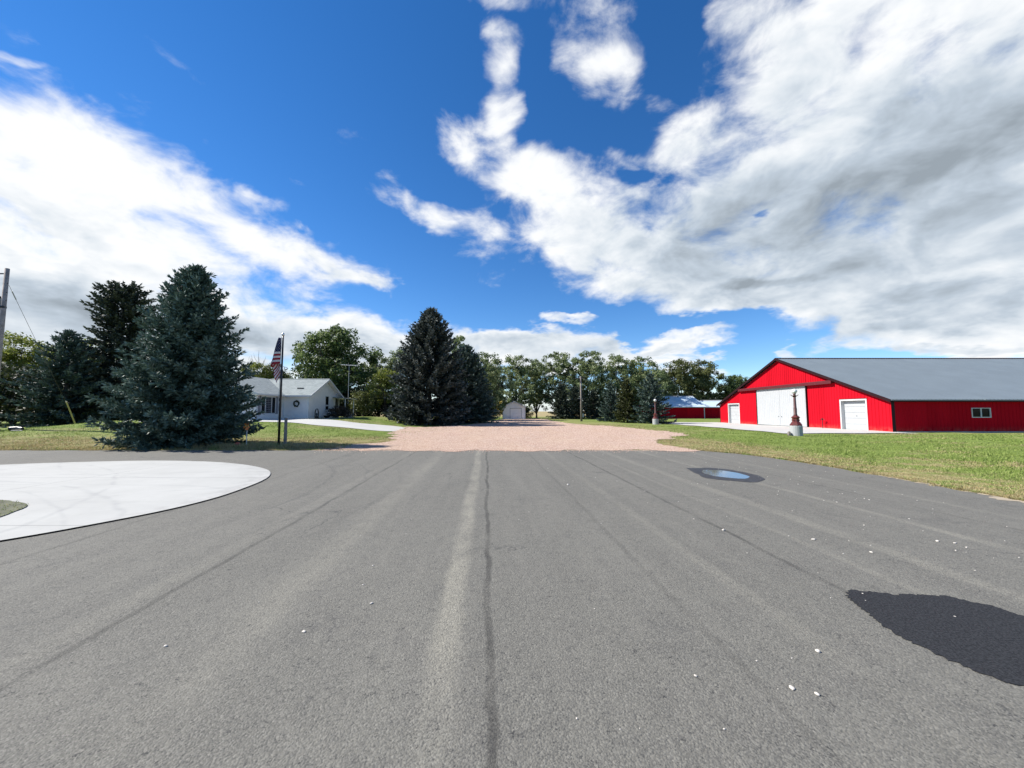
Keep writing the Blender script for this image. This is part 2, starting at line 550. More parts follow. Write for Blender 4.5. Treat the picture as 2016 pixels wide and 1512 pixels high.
def concrete_material(name, col, arcs=False):
    n = Nodes(name)
    p = n.pos()
    f = n.noise(p, 0.8, 6, 0.65)
    c = n.mix(n.mapr(f, 0.3, 0.7), tuple(t * 0.9 for t in col), col)
    c = n.mix(n.mapr(n.noise(p, 14.0, 5, 0.7), 0.5, 0.75, 0, 0.25), c, tuple(t * 0.8 for t in col))
    c = n.mix(n.mapr(n.noise(n.scale(p, (0.35, 1.6, 0)), 1.0, 6, 0.7), 0.5, 0.72, 0, 0.35), c, tuple(t * 0.74 for t in col))
    if arcs:
        x, y, z = n.xyz(p)
        wob = n.math('MULTIPLY', n.noise(p, 0.5, 3), 0.5)
        for cx, cy, r0, w, a in ((-14.0, -2.0, 11.6, 0.09, 0.55), (-14.0, -2.0, 11.0, 0.06, 0.4), (-18.0, 1.0, 12.2, 0.08, 0.5), (-7.0, 20.0, 10.8, 0.07, 0.45),
                                 (-12.0, 26.0, 16.2, 0.10, 0.4), (-4.0, 2.0, 6.9, 0.06, 0.5), (-10.0, -8.0, 17.0, 0.08, 0.4)):
            dx = n.math('SUBTRACT', x, cx)
            dy = n.math('SUBTRACT', y, cy)
            rr = n.math('SQRT', n.math('ADD', n.math('MULTIPLY', dx, dx), n.math('MULTIPLY', dy, dy)))
            rr = n.math('ADD', rr, wob)
            fm = n.mapr(n.math('ABSOLUTE', n.math('SUBTRACT', rr, r0)), 0.0, w, a * 0.5, 0.0)
            fm = n.math('MULTIPLY', fm, n.mapr(n.noise(p, 1.2, 4), 0.35, 0.6))
            c = n.mix(fm, c, (0.20, 0.207, 0.21))
        for v_, o_ in ((y, 5.62), (y, 9.6), (x, -10.4), (x, -14.2)):
            jf = n.mapr(n.math('ABSOLUTE', n.math('SUBTRACT', v_, o_)), 0.004, 0.012, 0.75, 0.0)
            c = n.mix(jf, c, (0.10, 0.10, 0.098))
        c = n.mix(n.mapr(n.noise(p, 2.4, 6, 0.7), 0.6, 0.72, 0, 0.35), c, (0.27, 0.265, 0.245))
        ex = n.math('SQRT', n.math('ADD', n.math('POWER', n.math('ADD', x, 11.75), 2.0), n.math('POWER', n.math('SUBTRACT', y, 6.95), 2.0)))
        rim = n.math('MULTIPLY', n.mapr(ex, 5.55, 6.05), n.mapr(n.noise(p, 3.0, 5, 0.7), 0.42, 0.62))
        c = n.mix(n.math('MULTIPLY', rim, 0.35), c, (0.22, 0.215, 0.20))
    n.set(Base_Color=c, Roughness=0.9, Specular_IOR_Level=0.3)
    n.bump(n.noise(p, 60.0, 4), 0.25, 0.004)
    return n.m


def siding_material(name, col, course=0.2):
    n = Nodes(name)
    p = n.pos()
    x, y, z = n.xyz(p)
    fr = n.math('FRACT', n.math('DIVIDE', z, course))
    f = n.noise(p, 3.0, 5)
    c = n.mix(n.mapr(f, 0.3, 0.7), tuple(t * 0.93 for t in col), col)
    n.set(Base_Color=c, Roughness=0.55)
    n.bump(n.math('SUBTRACT', 1.0, fr), 1.0, 0.02)
    return n.m


def shingle_material():
    n = Nodes('roof_shingle')
    p = n.pos()
    br = n.nd('ShaderNodeTexBrick')
    x, y, z = n.xyz(p)
    cv = n.nd('ShaderNodeCombineXYZ')
    n.link(n.math('ADD', x, y), cv.inputs[0])
    n.link(n.math('MULTIPLY', z, 2.2), cv.inputs[1])
    n.link(cv.outputs[0], br.inputs['Vector'])
    br.inputs['Color1'].default_value = (0.27, 0.30, 0.295, 1)
    br.inputs['Color2'].default_value = (0.205, 0.235, 0.23, 1)
    br.inputs['Mortar'].default_value = (0.13, 0.145, 0.145, 1)
    br.inputs['Scale'].default_value = 1.0
    br.inputs['Mortar Size'].default_value = 0.012
    br.inputs['Brick Width'].default_value = 0.33
    br.inputs['Row Height'].default_value = 0.15
    c = n.mix(n.mapr(n.noise(p, 1.7, 5), 0.35, 0.7, 0, 0.5), br.outputs['Color'], (0.31, 0.345, 0.33))
    n.set(Base_Color=c, Roughness=0.9)
    n.bump(br.outputs['Fac'], 0.5, 0.01)
    return n.m


def flag_material():
    n = Nodes('flag_cloth')
    uvn = n.nd('ShaderNodeUVMap')
    u, v, _ = n.xyz(uvn.outputs[0])          # u along the fly, v down the hoist
    stripe = n.math('FLOOR', n.math('MULTIPLY', v, 13.0))
    red = n.math('LESS_THAN', n.math('MODULO', stripe, 2.0), 0.5)
    c = n.mix(red, (0.72, 0.70, 0.70), (0.33, 0.012, 0.03))
    # canton with nine staggered rows of stars
    a = n.math('MULTIPLY', u, 12.0 / 0.4)
    b = n.math('MULTIPLY', v, 10.0 / 0.538)
    ax = n.math('ABSOLUTE', n.math('SUBTRACT', n.math('FRACT', n.math('MULTIPLY', n.math('ADD', a, n.math('SUBTRACT', b, 0.0)), 0.5)), 0.5))
    bx = n.math('ABSOLUTE', n.math('SUBTRACT', n.math('FRACT', n.math('MULTIPLY', n.math('SUBTRACT', a, b), 0.5)), 0.5))
    star = n.math('LESS_THAN', n.math('ADD', ax, bx), 0.17)
    cant = n.math('MULTIPLY', n.math('LESS_THAN', u, 0.4), n.math('LESS_THAN', v, 0.5385))
    c = n.mix(cant, c, n.mix(star, (0.012, 0.018, 0.075), (0.72, 0.70, 0.70)))
    n.set(Base_Color=c, Roughness=0.8)
    tr = n.nd('ShaderNodeBsdfTranslucent')
    n.link(c, tr.inputs[0])
    mx = n.nd('ShaderNodeMixShader')
    mx.inputs[0].default_value = 0.3
    n.link(n.b.outputs[0], mx.inputs[1])
    n.link(tr.outputs[0], mx.inputs[2])
    n.link(mx.outputs[0], n.out.inputs[0])
    return n.m


def wet_material():
    n = Nodes('wet_asphalt')
    p = n.pos()
    agg = n.noise(p, 70.0, 3, 0.65)
    n.set(Base_Color=n.mix(n.mapr(agg, 0.35, 0.65), (0.014, 0.0145, 0.016), (0.034, 0.035, 0.038)), Roughness=0.7, Specular_IOR_Level=0.15)
    n.bump(agg, 0.4, 0.008)
    return n.m


def barn_paint():
    n = Nodes('red_metal_paint')
    p = n.pos()
    x, y, z = n.xyz(p)
    rnd = n.nd('ShaderNodeObjectInfo').outputs['Random']
    c = n.mix(rnd, (0.40, 0.0068, 0.0155), (0.46, 0.008, 0.0185))
    c = n.mix(n.mapr(n.noise(n.scale(p, (1.5, 1.5, 0.25)), 1.0, 5, 0.6), 0.4, 0.75, 0, 0.3), c, (0.36, 0.007, 0.015))
    spl = n.math('MULTIPLY', n.mapr(z, 0.0, 0.55, 0.55, 0.0), n.mapr(n.noise(p, 3.0, 5), 0.3, 0.65))
    c = n.mix(spl, c, (0.42, 0.10, 0.075))
    n.set(Base_Color=c, Roughness=0.5, Specular_IOR_Level=0.0)
    return n.m


M = {
    'asphalt': asphalt_material(), 'ground': ground_material(), 'grass': grass_material(), 'gravel': gravel_material(),
    'gravel_stone': gravel_material('gravel_stone', True), 'pad': concrete_material('white_concrete', (0.400, 0.398, 0.378), True),
    'concrete': concrete_material('concrete', (0.47, 0.46, 0.43)), 'old_concrete': concrete_material('old_concrete', (0.36, 0.37, 0.37)),
    'wet': wet_material(), 'turf': plain('sparse_turf', (0.085, 0.088, 0.050), 0.95, 0, 0.35, 5.0, 0.5, 20.0, 0.02), 'damp': plain('damp_asphalt', (0.034, 0.035, 0.039), 0.6, 0, 0.3, 9.0, 0.4, 70.0, 0.008, spec=0.3),
    'sand': plain('pale_sand', (0.33, 0.275, 0.20), 0.95, 0, 0.2, 6.0, 0.6, 30.0, 0.02),
    'red': barn_paint(),
    'dark_red': plain('dark_red_paint', (0.09, 0.008, 0.012), 0.5, 0, 0.12, 2.0),
    'white_metal': plain('white_metal_paint', (0.38, 0.392, 0.40), 0.45, 0, 0.03, 2.0, spec=0.35),
    'white': plain('white_paint', (0.55, 0.55, 0.54), 0.5, 0, 0.04),
    'trim': plain('dark_brown_trim', (0.020, 0.007, 0.009), 0.5, 0, 0.2, spec=0.15),
    'galv': plain('galvanised_roof', (0.145, 0.175, 0.195), 0.5, 0.1, 0.06, 0.6),
    'blue_roof': plain('pale_blue_roof', (0.50, 0.60, 0.66), 0.45, 0.0, 0.06, 0.6),
    'siding': siding_material('grey_siding', (0.78, 0.755, 0.72)), 'shed_siding': siding_material('white_siding', (0.88, 0.88, 0.87)),
    'shingle': shingle_material(), 'flag': flag_material(),
    'black': plain('black_paint', (0.012, 0.011, 0.012), 0.45, 0, 0.2),
    'glass': plain('window_glass', (0.008, 0.009, 0.011), 0.08, 0, 0.1, spec=0.08),
    'iron': plain('brown_iron', (0.10, 0.045, 0.042), 0.45, 0.1, 0.25, 9.0),
    'iron_red': plain('red_brown_iron', (0.105, 0.022, 0.018), 0.38, 0.0, 0.3, 6.0),
    'globe': plain('white_globe', (0.66, 0.67, 0.67), 0.25, 0, 0.02),
    'silver': plain('silver_metal', (0.6, 0.6, 0.6), 0.3, 0.9, 0.05),
    'grey_metal': plain('grey_metal', (0.30, 0.32, 0.33), 0.5, 0.3, 0.1),
    'wood': plain('grey_weathered_wood', (0.20, 0.175, 0.155), 0.9, 0, 0.25, 5.0, 0.5, 20.0),
    'pole_wood': plain('brown_pole_wood', (0.30, 0.255, 0.235), 0.9, 0, 0.22, 3.0, 0.5, 15.0),
    'bark': plain('bark', (0.085, 0.068, 0.055), 0.95, 0, 0.35, 4.0, 0.8, 12.0, 0.03),
    'pale_bark': plain('pale_bark', (0.22, 0.19, 0.16), 0.95, 0, 0.25, 4.0),
    'yellow': plain('faded_yellow_plastic', (0.33, 0.29, 0.14), 0.5, 0, 0.1),
    'orange': plain('orange_paint', (0.55, 0.16, 0.03), 0.5, 0, 0.3, 20.0),
    'red_ball': plain('faded_red_plastic', (0.46, 0.07, 0.05), 0.45, 0, 0.15, 8.0),
    'shutter': plain('grey_shutter', (0.19, 0.19, 0.21), 0.6, 0, 0.08),
    'stone': plain('pale_pebble', (0.50, 0.46, 0.41), 0.85, 0, 0.2, 30.0),
    'wire': plain('steel_wire', (0.08, 0.08, 0.085), 0.5, 0.6, 0.1),
    'pale_rock': plain('pale_rock', (0.45, 0.42, 0.38), 0.9, 0, 0.25, 12.0),
    'blind': plain('window_blind', (0.16, 0.17, 0.18), 0.8, 0, 0.1),
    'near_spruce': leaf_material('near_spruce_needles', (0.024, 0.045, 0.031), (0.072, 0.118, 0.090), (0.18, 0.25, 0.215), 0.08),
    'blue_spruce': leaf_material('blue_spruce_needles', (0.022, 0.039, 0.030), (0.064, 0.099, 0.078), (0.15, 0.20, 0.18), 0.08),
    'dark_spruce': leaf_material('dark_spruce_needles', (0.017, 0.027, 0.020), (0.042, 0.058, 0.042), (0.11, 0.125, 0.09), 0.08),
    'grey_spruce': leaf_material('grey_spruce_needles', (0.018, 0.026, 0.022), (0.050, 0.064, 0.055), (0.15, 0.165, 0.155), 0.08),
    'cedar': leaf_material('olive_cedar_needles', (0.022, 0.028, 0.010), (0.048, 0.056, 0.016), (0.10, 0.105, 0.035), 0.1),
    'leaf': leaf_material('green_leaves', (0.030, 0.055, 0.014), (0.095, 0.14, 0.04), (0.32, 0.36, 0.17), 0.38),
    'leaf_pale': leaf_material('pale_green_leaves', (0.055, 0.088, 0.032), (0.19, 0.235, 0.095), (0.48, 0.50, 0.29), 0.4),
    'leaf_yellow': leaf_material('yellow_green_leaves', (0.08, 0.10, 0.014), (0.19, 0.22, 0.04), (0.36, 0.38, 0.13), 0.4),
    'leaf_olive': leaf_material('olive_leaves', (0.045, 0.058, 0.018), (0.11, 0.125, 0.036), (0.26, 0.26, 0.11), 0.35),
    'leaf_gold': leaf_material('gold_leaves', (0.22, 0.16, 0.01), (0.36, 0.27, 0.03), (0.46, 0.38, 0.10), 0.3),
    'shrub': leaf_material('dark_shrub_leaves', (0.015, 0.022, 0.008), (0.032, 0.044, 0.014), (0.075, 0.085, 0.03), 0.2),
    'shrub_red': leaf_material('purple_shrub_leaves', (0.022, 0.018, 0.012), (0.05, 0.036, 0.024), (0.10, 0.08, 0.05), 0.2),
}


def water_material():
    n = Nodes('puddle_water')
    p = n.pos()
    n.set(Base_Color=(0.13, 0.127, 0.118), Roughness=0.07, Specular_IOR_Level=0.5, IOR=1.33)
    n.b.inputs['Coat Weight'].default_value = 0.35
    n.b.inputs['Coat Roughness'].default_value = 0.02
    n.b.inputs['Coat IOR'].default_value = 1.8
    n.bump(n.noise(p, 9.0, 2), 0.06, 0.01)
    return n.m


M['water'] = water_material()

# ---------------------------------------------------------------- mesh helpers


class MB:
    """Collects faces; build() links them as one mesh object."""

    def __init__(self):
        self.v, self.f = [], []

    def face(self, pts):
        k = len(self.v)
        self.v += [tuple(p) for p in pts]
        self.f.append(tuple(range(k, k + len(pts))))
        return self

    def box(self, a, b):
        x0, y0, z0 = a
        x1, y1, z1 = b
        k = len(self.v)
        self.v += [(x0, y0, z0), (x1, y0, z0), (x1, y1, z0), (x0, y1, z0), (x0, y0, z1), (x1, y0, z1), (x1, y1, z1), (x0, y1, z1)]
        self.f += [(k + i for i in q) for q in ()]
        for q in ((0, 3, 2, 1), (4, 5, 6, 7), (0, 1, 5, 4), (1, 2, 6, 5), (2, 3, 7, 6), (3, 0, 4, 7)):
            self.f.append(tuple(k + i for i in q))
        return self

    def prism(self, poly, d):
        """A planar polygon pushed along the vector d."""
        k, n = len(self.v), len(poly)
        d = Vector(d)
        self.v += [tuple(p) for p in poly] + [tuple(Vector(p) + d) for p in poly]
        self.f.append(tuple(range(k, k + n))[::-1])
        self.f.append(tuple(range(k + n, k + 2 * n)))
        for i in range(n):
            j = (i + 1) % n
            self.f.append((k + i, k + j, k + n + j, k + n + i))
        return self

    def tube(self, pts, r, n=8, cap=True):
        pts = [Vector(p) for p in pts]
        rs = r if isinstance(r, (list, tuple)) else [r] * len(pts)
        k = len(self.v)
        for i, p in enumerate(pts):
            t = (pts[min(i + 1, len(pts) - 1)] - pts[max(i - 1, 0)]).normalized()
            a = t.cross(Vector((0, 0, 1)) if abs(t.z) < 0.9 else Vector((1, 0, 0))).normalized()
            b = t.cross(a)
            for j in range(n):
                th = 2 * math.pi * j / n
                self.v.append(tuple(p + (a * math.cos(th) + b * math.sin(th)) * rs[i]))
        for i in range(len(pts) - 1):
            for j in range(n):
                jj = (j + 1) % n
                self.f.append((k + i * n + j, k + i * n + jj, k + (i + 1) * n + jj, k + (i + 1) * n + j))
        if cap:
            self.f.append(tuple(k + j for j in range(n))[::-1])
            self.f.append(tuple(k + (len(pts) - 1) * n + j for j in range(n)))
        return self

    def lathe(self, prof, n=16, c=(0, 0, 0), square=False, turn=0.0):
        k = len(self.v)
        for (r, z) in prof:
            for j in range(n):
                th = 2 * math.pi * (j + 0.5) / n + turn
                self.v.append((c[0] + r * math.cos(th), c[1] + r * math.sin(th), c[2] + z))
        for i in range(len(prof) - 1):
            for j in range(n):
                jj = (j + 1) % n
                self.f.append((k + i * n + j, k + i * n + jj, k + (i + 1) * n + jj, k + (i + 1) * n + j))
        self.f.append(tuple(k + j for j in range(n))[::-1])
        self.f.append(tuple(k + (len(prof) - 1) * n + j for j in range(n)))
        return self

    def build(self, name, mat, parent=None, smooth=False):
        me = bpy.data.meshes.new(name)
        me.from_pydata(self.v, [], self.f)
        me.materials.append(M[mat] if isinstance(mat, str) else mat)
        if smooth:
            me.polygons.foreach_set('use_smooth', [True] * len(me.polygons))
        me.update()
        o = bpy.data.objects.new(name, me)
        C.objects.link(o)
        if parent:
            o.parent = parent
        return o


def tag(o, label=None, cat=None, group=None, kind=None):
    for k, v in (('label', label), ('category', cat), ('group', group), ('kind', kind)):
        if v:
            o[k] = v
    return o


def thing(name, loc, label, cat, group=None, rz=0.0):
    o = bpy.data.objects.new(name, None)
    o.empty_display_size = 0.3
    C.objects.link(o)
    o.location = loc
    o.rotation_euler.z = rz
    return tag(o, label, cat, group)


def np_mesh(name, v, q, mat, tint=None, n=4):
    """A mesh straight from arrays: v (N,3), q (F,n), one tint per face."""
    me = bpy.data.meshes.new(name)
    me.vertices.add(len(v))
    me.vertices.foreach_set('co', np.asarray(v, np.float32).ravel())
    F = len(q)
    me.loops.add(F * n)
    me.loops.foreach_set('vertex_index', np.asarray(q, np.int32).ravel())
    me.polygons.add(F)
    me.polygons.foreach_set('loop_start', np.arange(0, F * n, n, dtype=np.int32))
    if tint is not None:
        a = me.attributes.new('tint', 'FLOAT', 'FACE')
        a.data.foreach_set('value', np.asarray(tint, np.float32))
    me.materials.append(M[mat])
    me.update(calc_edges=True)
    return me


def link(name, me, parent=None, loc=None):
    o = bpy.data.objects.new(name, me)
    C.objects.link(o)
    if parent:
        o.parent = parent
    if loc:
        o.location = loc
    return o


# ---------------------------------------------------------------- terrain
def ss(a, b, x):
    t = np.clip((np.asarray(x, float) - a) / (b - a), 0, 1)
    return t * t * (3 - 2 * t)


def terrain(x, y):
    x = np.asarray(x, float)
    y = np.asarray(y, float)
    dx = np.maximum(np.maximum(-33 - x, x + 19), 0)
    dy = np.maximum(np.maximum(34 - y, y - 50), 0)
    pad = 0.82 * (1 - ss(0, 11, np.hypot(dx, dy)))
    left = 0.2 * ss(26, 60, y)
    right = 0.14 * ss(60, 80, y)
    s = ss(10, 20, x)
    r = pad + left * (1 - s) + right * s
    bumps = 0.03 * np.sin(x * 0.9 + 0.4 * y) * np.sin(y * 0.7 - 0.3 * x) * ss(17.5, 24, y)
    return r + bumps * (1 - ss(60, 75, y))


def gz(x, y):
    return float(terrain(x, y))


def axis(lo, hi, step, far):
    a = list(np.arange(lo, hi + 0.01, step))
    s, v = step, lo
    pre = []
    while v > -far:
        s *= 1.5
        v -= s
        pre.append(v)
    s, v = step, hi
    post = []
    while v < far:
        s *= 1.5
        v += s
        post.append(v)
    return np.array(pre[::-1] + a + post)


def ground():
    xs, ys = axis(-80, 80, 1.0, 5000), axis(-20, 120, 1.0, 5000)
    X, Y = np.meshgrid(xs, ys)
    v = np.stack([X, Y, terrain(X, Y)], -1).reshape(-1, 3)
    w = len(xs)
    i, j = np.meshgrid(np.arange(w - 1), np.arange(len(ys) - 1))
    k = (j * w + i).ravel()
    q = np.stack([k, k + 1, k + w + 1, k + w], -1)
    me = np_mesh('ground', v, q, 'ground')
    me.polygons.foreach_set('use_smooth', [True] * len(me.polygons))
    return tag(link('ground', me), kind='structure')


def sheet(name, poly, mat, lift, step=1.0, jag=0.0, seed=1, dens=0.3, kind='structure', smooth_jag=1.0):
    """A surface that follows the terrain inside a polygon with an uneven rim."""
    r = random.Random(seed)
    loop = []
    n = len(poly)
    for i in range(n):
        a, b = Vector(poly[i]).to_2d(), Vector(poly[(i + 1) % n]).to_2d()
        L = (b - a).length
        m = max(1, int(L / dens))
        nn = Vector((-(b - a).y, (b - a).x)).normalized()
        for k in range(m):
            j = (r.random() - 0.5) * 2 * jag if jag else 0
            loop.append(a.lerp(b, k / m) + nn * j)
    if jag:
        for _ in range(int(smooth_jag)):
            loop = [loop[i] * 0.5 + (loop[i - 1] + loop[(i + 1) % len(loop)]) * 0.25 for i in range(len(loop))]
    xs = [p.x for p in loop]
    ys = [p.y for p in loop]
    inner = []
    y = min(ys) + step * 0.5
    lp = np.array([(p.x, p.y) for p in loop])
    px, py = lp[:, 0], lp[:, 1]
    qx, qy = np.roll(px, -1), np.roll(py, -1)
    while y < max(ys):
        x = min(xs) + step * 0.5
        while x < max(xs):
            cross = ((py > y) != (qy > y))
            with np.errstate(divide='ignore', invalid='ignore'):
                t = px + (y - py) / (qy - py) * (qx - px)
            if np.count_nonzero(cross & (x < t)) % 2 and np.min(np.hypot(px - x, py - y)) > step * 0.45:
                inner.append(Vector((x, y)))
            x += step
        y += step
    vs_ = loop + inner
    ed = [(i, (i + 1) % len(loop)) for i in range(len(loop))]
    v2, e2, f2, *_ = geometry.delaunay_2d_cdt(vs_, ed, [], 1, 1e-4)
    me = bpy.data.meshes.new(name)
    me.from_pydata([(p.x, p.y, gz(p.x, p.y) + lift) for p in v2], [], [tuple(f) for f in f2])
    me.materials.append(M[mat])
    me.polygons.foreach_set('use_smooth', [True] * len(me.polygons))
    me.update()
    for p in me.polygons:
        if p.normal.z < 0:
            p.flip()
    return tag(link(name, me), kind=kind)


GRAVEL = [(-8.4, 16.3), (-3, 16.3), (3, 16.3), (7.6, 16.3), (7.4, 20.0), (8.6, 23.0), (12.2, 26.5), (12.6, 30.0), (11.9, 35.0), (10.4, 41.0), (7.6, 46.0), (6.6, 54.0), (6.3, 62.0), (6.4, 71.0),
          (3.0, 74.5), (-1.4, 74.5), (-2.4, 66.0), (-3.6, 55.0), (-4.6, 46.0), (-6.4, 41.5), (-10.2, 37.6), (-10.4, 33.0), (-9.0, 30.0), (-7.4, 24.0), (-6.6, 21.0), (-8.0, 18.6)]
ROAD_EDGE = [(9.1, -8), (9.15, 0), (9.2, 6), (9.35, 9), (9.4, 11.5), (9.2, 13.5), (8.7, 15.2), (7.7, 16.45)]

ground()
sheet('asphalt', [(-60, -8)] + ROAD_EDGE + [(3, 16.5), (-8, 16.45), (-20, 16.5), (-60, 16.6)], 'asphalt', 0.012, 2.0, 0.05, 3, 0.35, smooth_jag=0)
sheet('gravel_drive', GRAVEL, 'gravel', 0.022, 1.0, 0.8, 5, 0.35)
PAD = [(-15.57, 11.89), (-13.65, 12.59), (-11.67, 12.89), (-9.3, 12.47), (-7.16, 11.22), (-6.06, 9.75), (-5.62, 7.9), (-5.66, 6.7), (-6.02, 5.72), (-6.5, 4.9), (-7.6, 3.6), (-9.3, 2.4), (-11.6, 1.8),
       (-14.1, 2.2), (-16.4, 3.7), (-17.7, 6.0), (-17.9, 8.6), (-17.1, 10.6)]


def rounded(poly, k=6):
    """The closed smooth curve through the points."""
    o, n = [], len(poly)
    for i in range(n):
        p0, p1, p2, p3 = (np.array(poly[(i + j) % n]) for j in (-1, 0, 1, 2))
        for s in np.arange(k) / k:
            o.append(tuple(0.5 * (2 * p1 + (p2 - p0) * s + (2 * p0 - 5 * p1 + 4 * p2 - p3) * s ** 2 + (3 * p1 - p0 - 3 * p2 + p3) * s ** 3)))
    return o


def grown(poly, d):
    c = np.mean(poly, 0)
    return [tuple(np.array(p) + (np.array(p) - c) / np.linalg.norm(np.array(p) - c) * d) for p in poly]


pad = rounded(PAD)
ISLAND = rounded([(-8.30, 6.78), (-7.86, 6.06), (-7.5, 5.2), (-8.0, 4.0), (-10.0, 3.2), (-13.0, 3.6), (-14.6, 5.5), (-13.6, 7.3), (-11.5, 7.6), (-9.31, 7.16), (-8.91, 7.02)], 4)
sheet('concrete_pad', pad, 'pad', 0.032, 1.0)
sheet('pad_edging', grown(pad, 0.010), 'black', 0.022, 1.0)
sheet('island_lawn', ISLAND, 'turf', 0.045, 0.5, 0.02, 4, 0.1)
sheet('barn_apron', [(20.3, 28.6), (30.2, 28.6), (30.2, 57.0), (20.6, 57.0)], 'concrete', 0.05, 1.5, 0.06, 8, 0.5)
sheet('house_driveway', [(-9.4, 30.9), (-9.9, 36.2), (-10.9, 36.9), (-14.8, 36.6), (-20.3, 38.0), (-20.6, 39.45), (-23.3, 39.45), (-23.3, 35.2), (-31.2, 35.2), (-31.2, 32.0), (-24.0, 32.4), (-21.0, 32.2), (-16.0, 31.2)],
      'concrete', 0.03, 1.0, 0.05, 9, 0.5)
sheet('garden_path', [(-20.3, 38.2), (-18.9, 39.2), (-18.0, 44.5), (-18.9, 44.5), (-19.7, 39.6), (-20.5, 39.0)], 'concrete', 0.035, 1.0, 0.02, 10, 0.3)
sheet('sandy_edge', [(8.86, 5.6), (9.05, 6.9), (9.28, 8.0), (9.45, 8.2), (9.42, 7.4), (9.5, 6.6), (9.3, 5.6)], 'sand', 0.016, 0.4, 0.14, 21, 0.09, smooth_jag=0)
sheet('sandy_edge', [(9.28, 8.7), (9.36, 9.4), (9.4, 10.0), (9.52, 10.0), (9.55, 9.3), (9.48, 8.7)], 'sand', 0.016, 0.3, 0.09, 22, 0.09, smooth_jag=0)
sheet('puddle_rim', [(5.0, 11.3), (4.9, 10.6), (4.76, 9.6), (5.15, 9.22), (5.62, 9.05), (6.11, 9.5), (6.32, 9.96), (6.2, 10.98), (5.76, 11.34)], 'damp', 0.018, 0.4, 0.06, 11, 0.12)
sheet('puddle', [(5.28, 10.93), (5.06, 10.3), (5.08, 9.9), (5.37, 9.59), (5.66, 9.48), (5.98, 9.81), (6.0, 10.44), (5.75, 10.9)], 'water', 0.021, 0.5, 0.04, 12, 0.12)
sheet('wet_patch', [(3.09, 3.67), (3.28, 3.64), (3.43, 3.58), (3.75, 3.57), (3.87, 3.54), (3.97, 3.44), (4.06, 3.38), (4.1, 3.2), (4.45, 3.0), (4.7, 2.6), (4.5, 2.25), (3.9, 2.1), (3.3, 2.2),
                    (3.05, 2.42), (2.98, 2.49), (2.92, 2.57), (2.85, 2.77), (2.83, 2.98), (2.84, 3.11), (2.91, 3.34), (2.97, 3.56)], 'wet', 0.017, 0.4, 0.02, 13, 0.02, smooth_jag=0)

# ---------------------------------------------------------------- barn
RIB, PANEL = 0.3048, 0.9144


def ribbed(mb, s0, s1, place, bottom, top, phase=0.0, h=0.036):
    """Ribbed sheet from s0 to s1: place(s, z, out) gives a point; bottom(s), top(s) its ends."""
    pts = [(s0, 0.0)]
    k = math.floor((s0 - phase) / RIB)
    while True:
        c = phase + (k + 0.5) * RIB
        k += 1
        if c - 0.06 > s1:
            break
        for ds, o in ((-0.052, 0), (-0.022, h), (0.022, h), (0.052, 0)):
            if s0 + 1e-3 < c + ds < s1 - 1e-3:
                pts.append((c + ds, o))
    pts.append((s1, 0.0))
    for (a, oa), (b, ob) in zip(pts, pts[1:]):
        mb.face([place(a, bottom(a), oa), place(b, bottom(b), ob), place(b, top(b), ob), place(a, top(a), oa)])
    return mb


BX0, BX1, BY0, BY1 = 30.0, 66.0, 30.6, 55.7
BYM = (BY0 + BY1) / 2
EAVE, APEX = 2.55, 7.45


def barn_top(s):
    return EAVE + (APEX - EAVE) * (1 - abs(s - BYM) / (BYM - BY0))


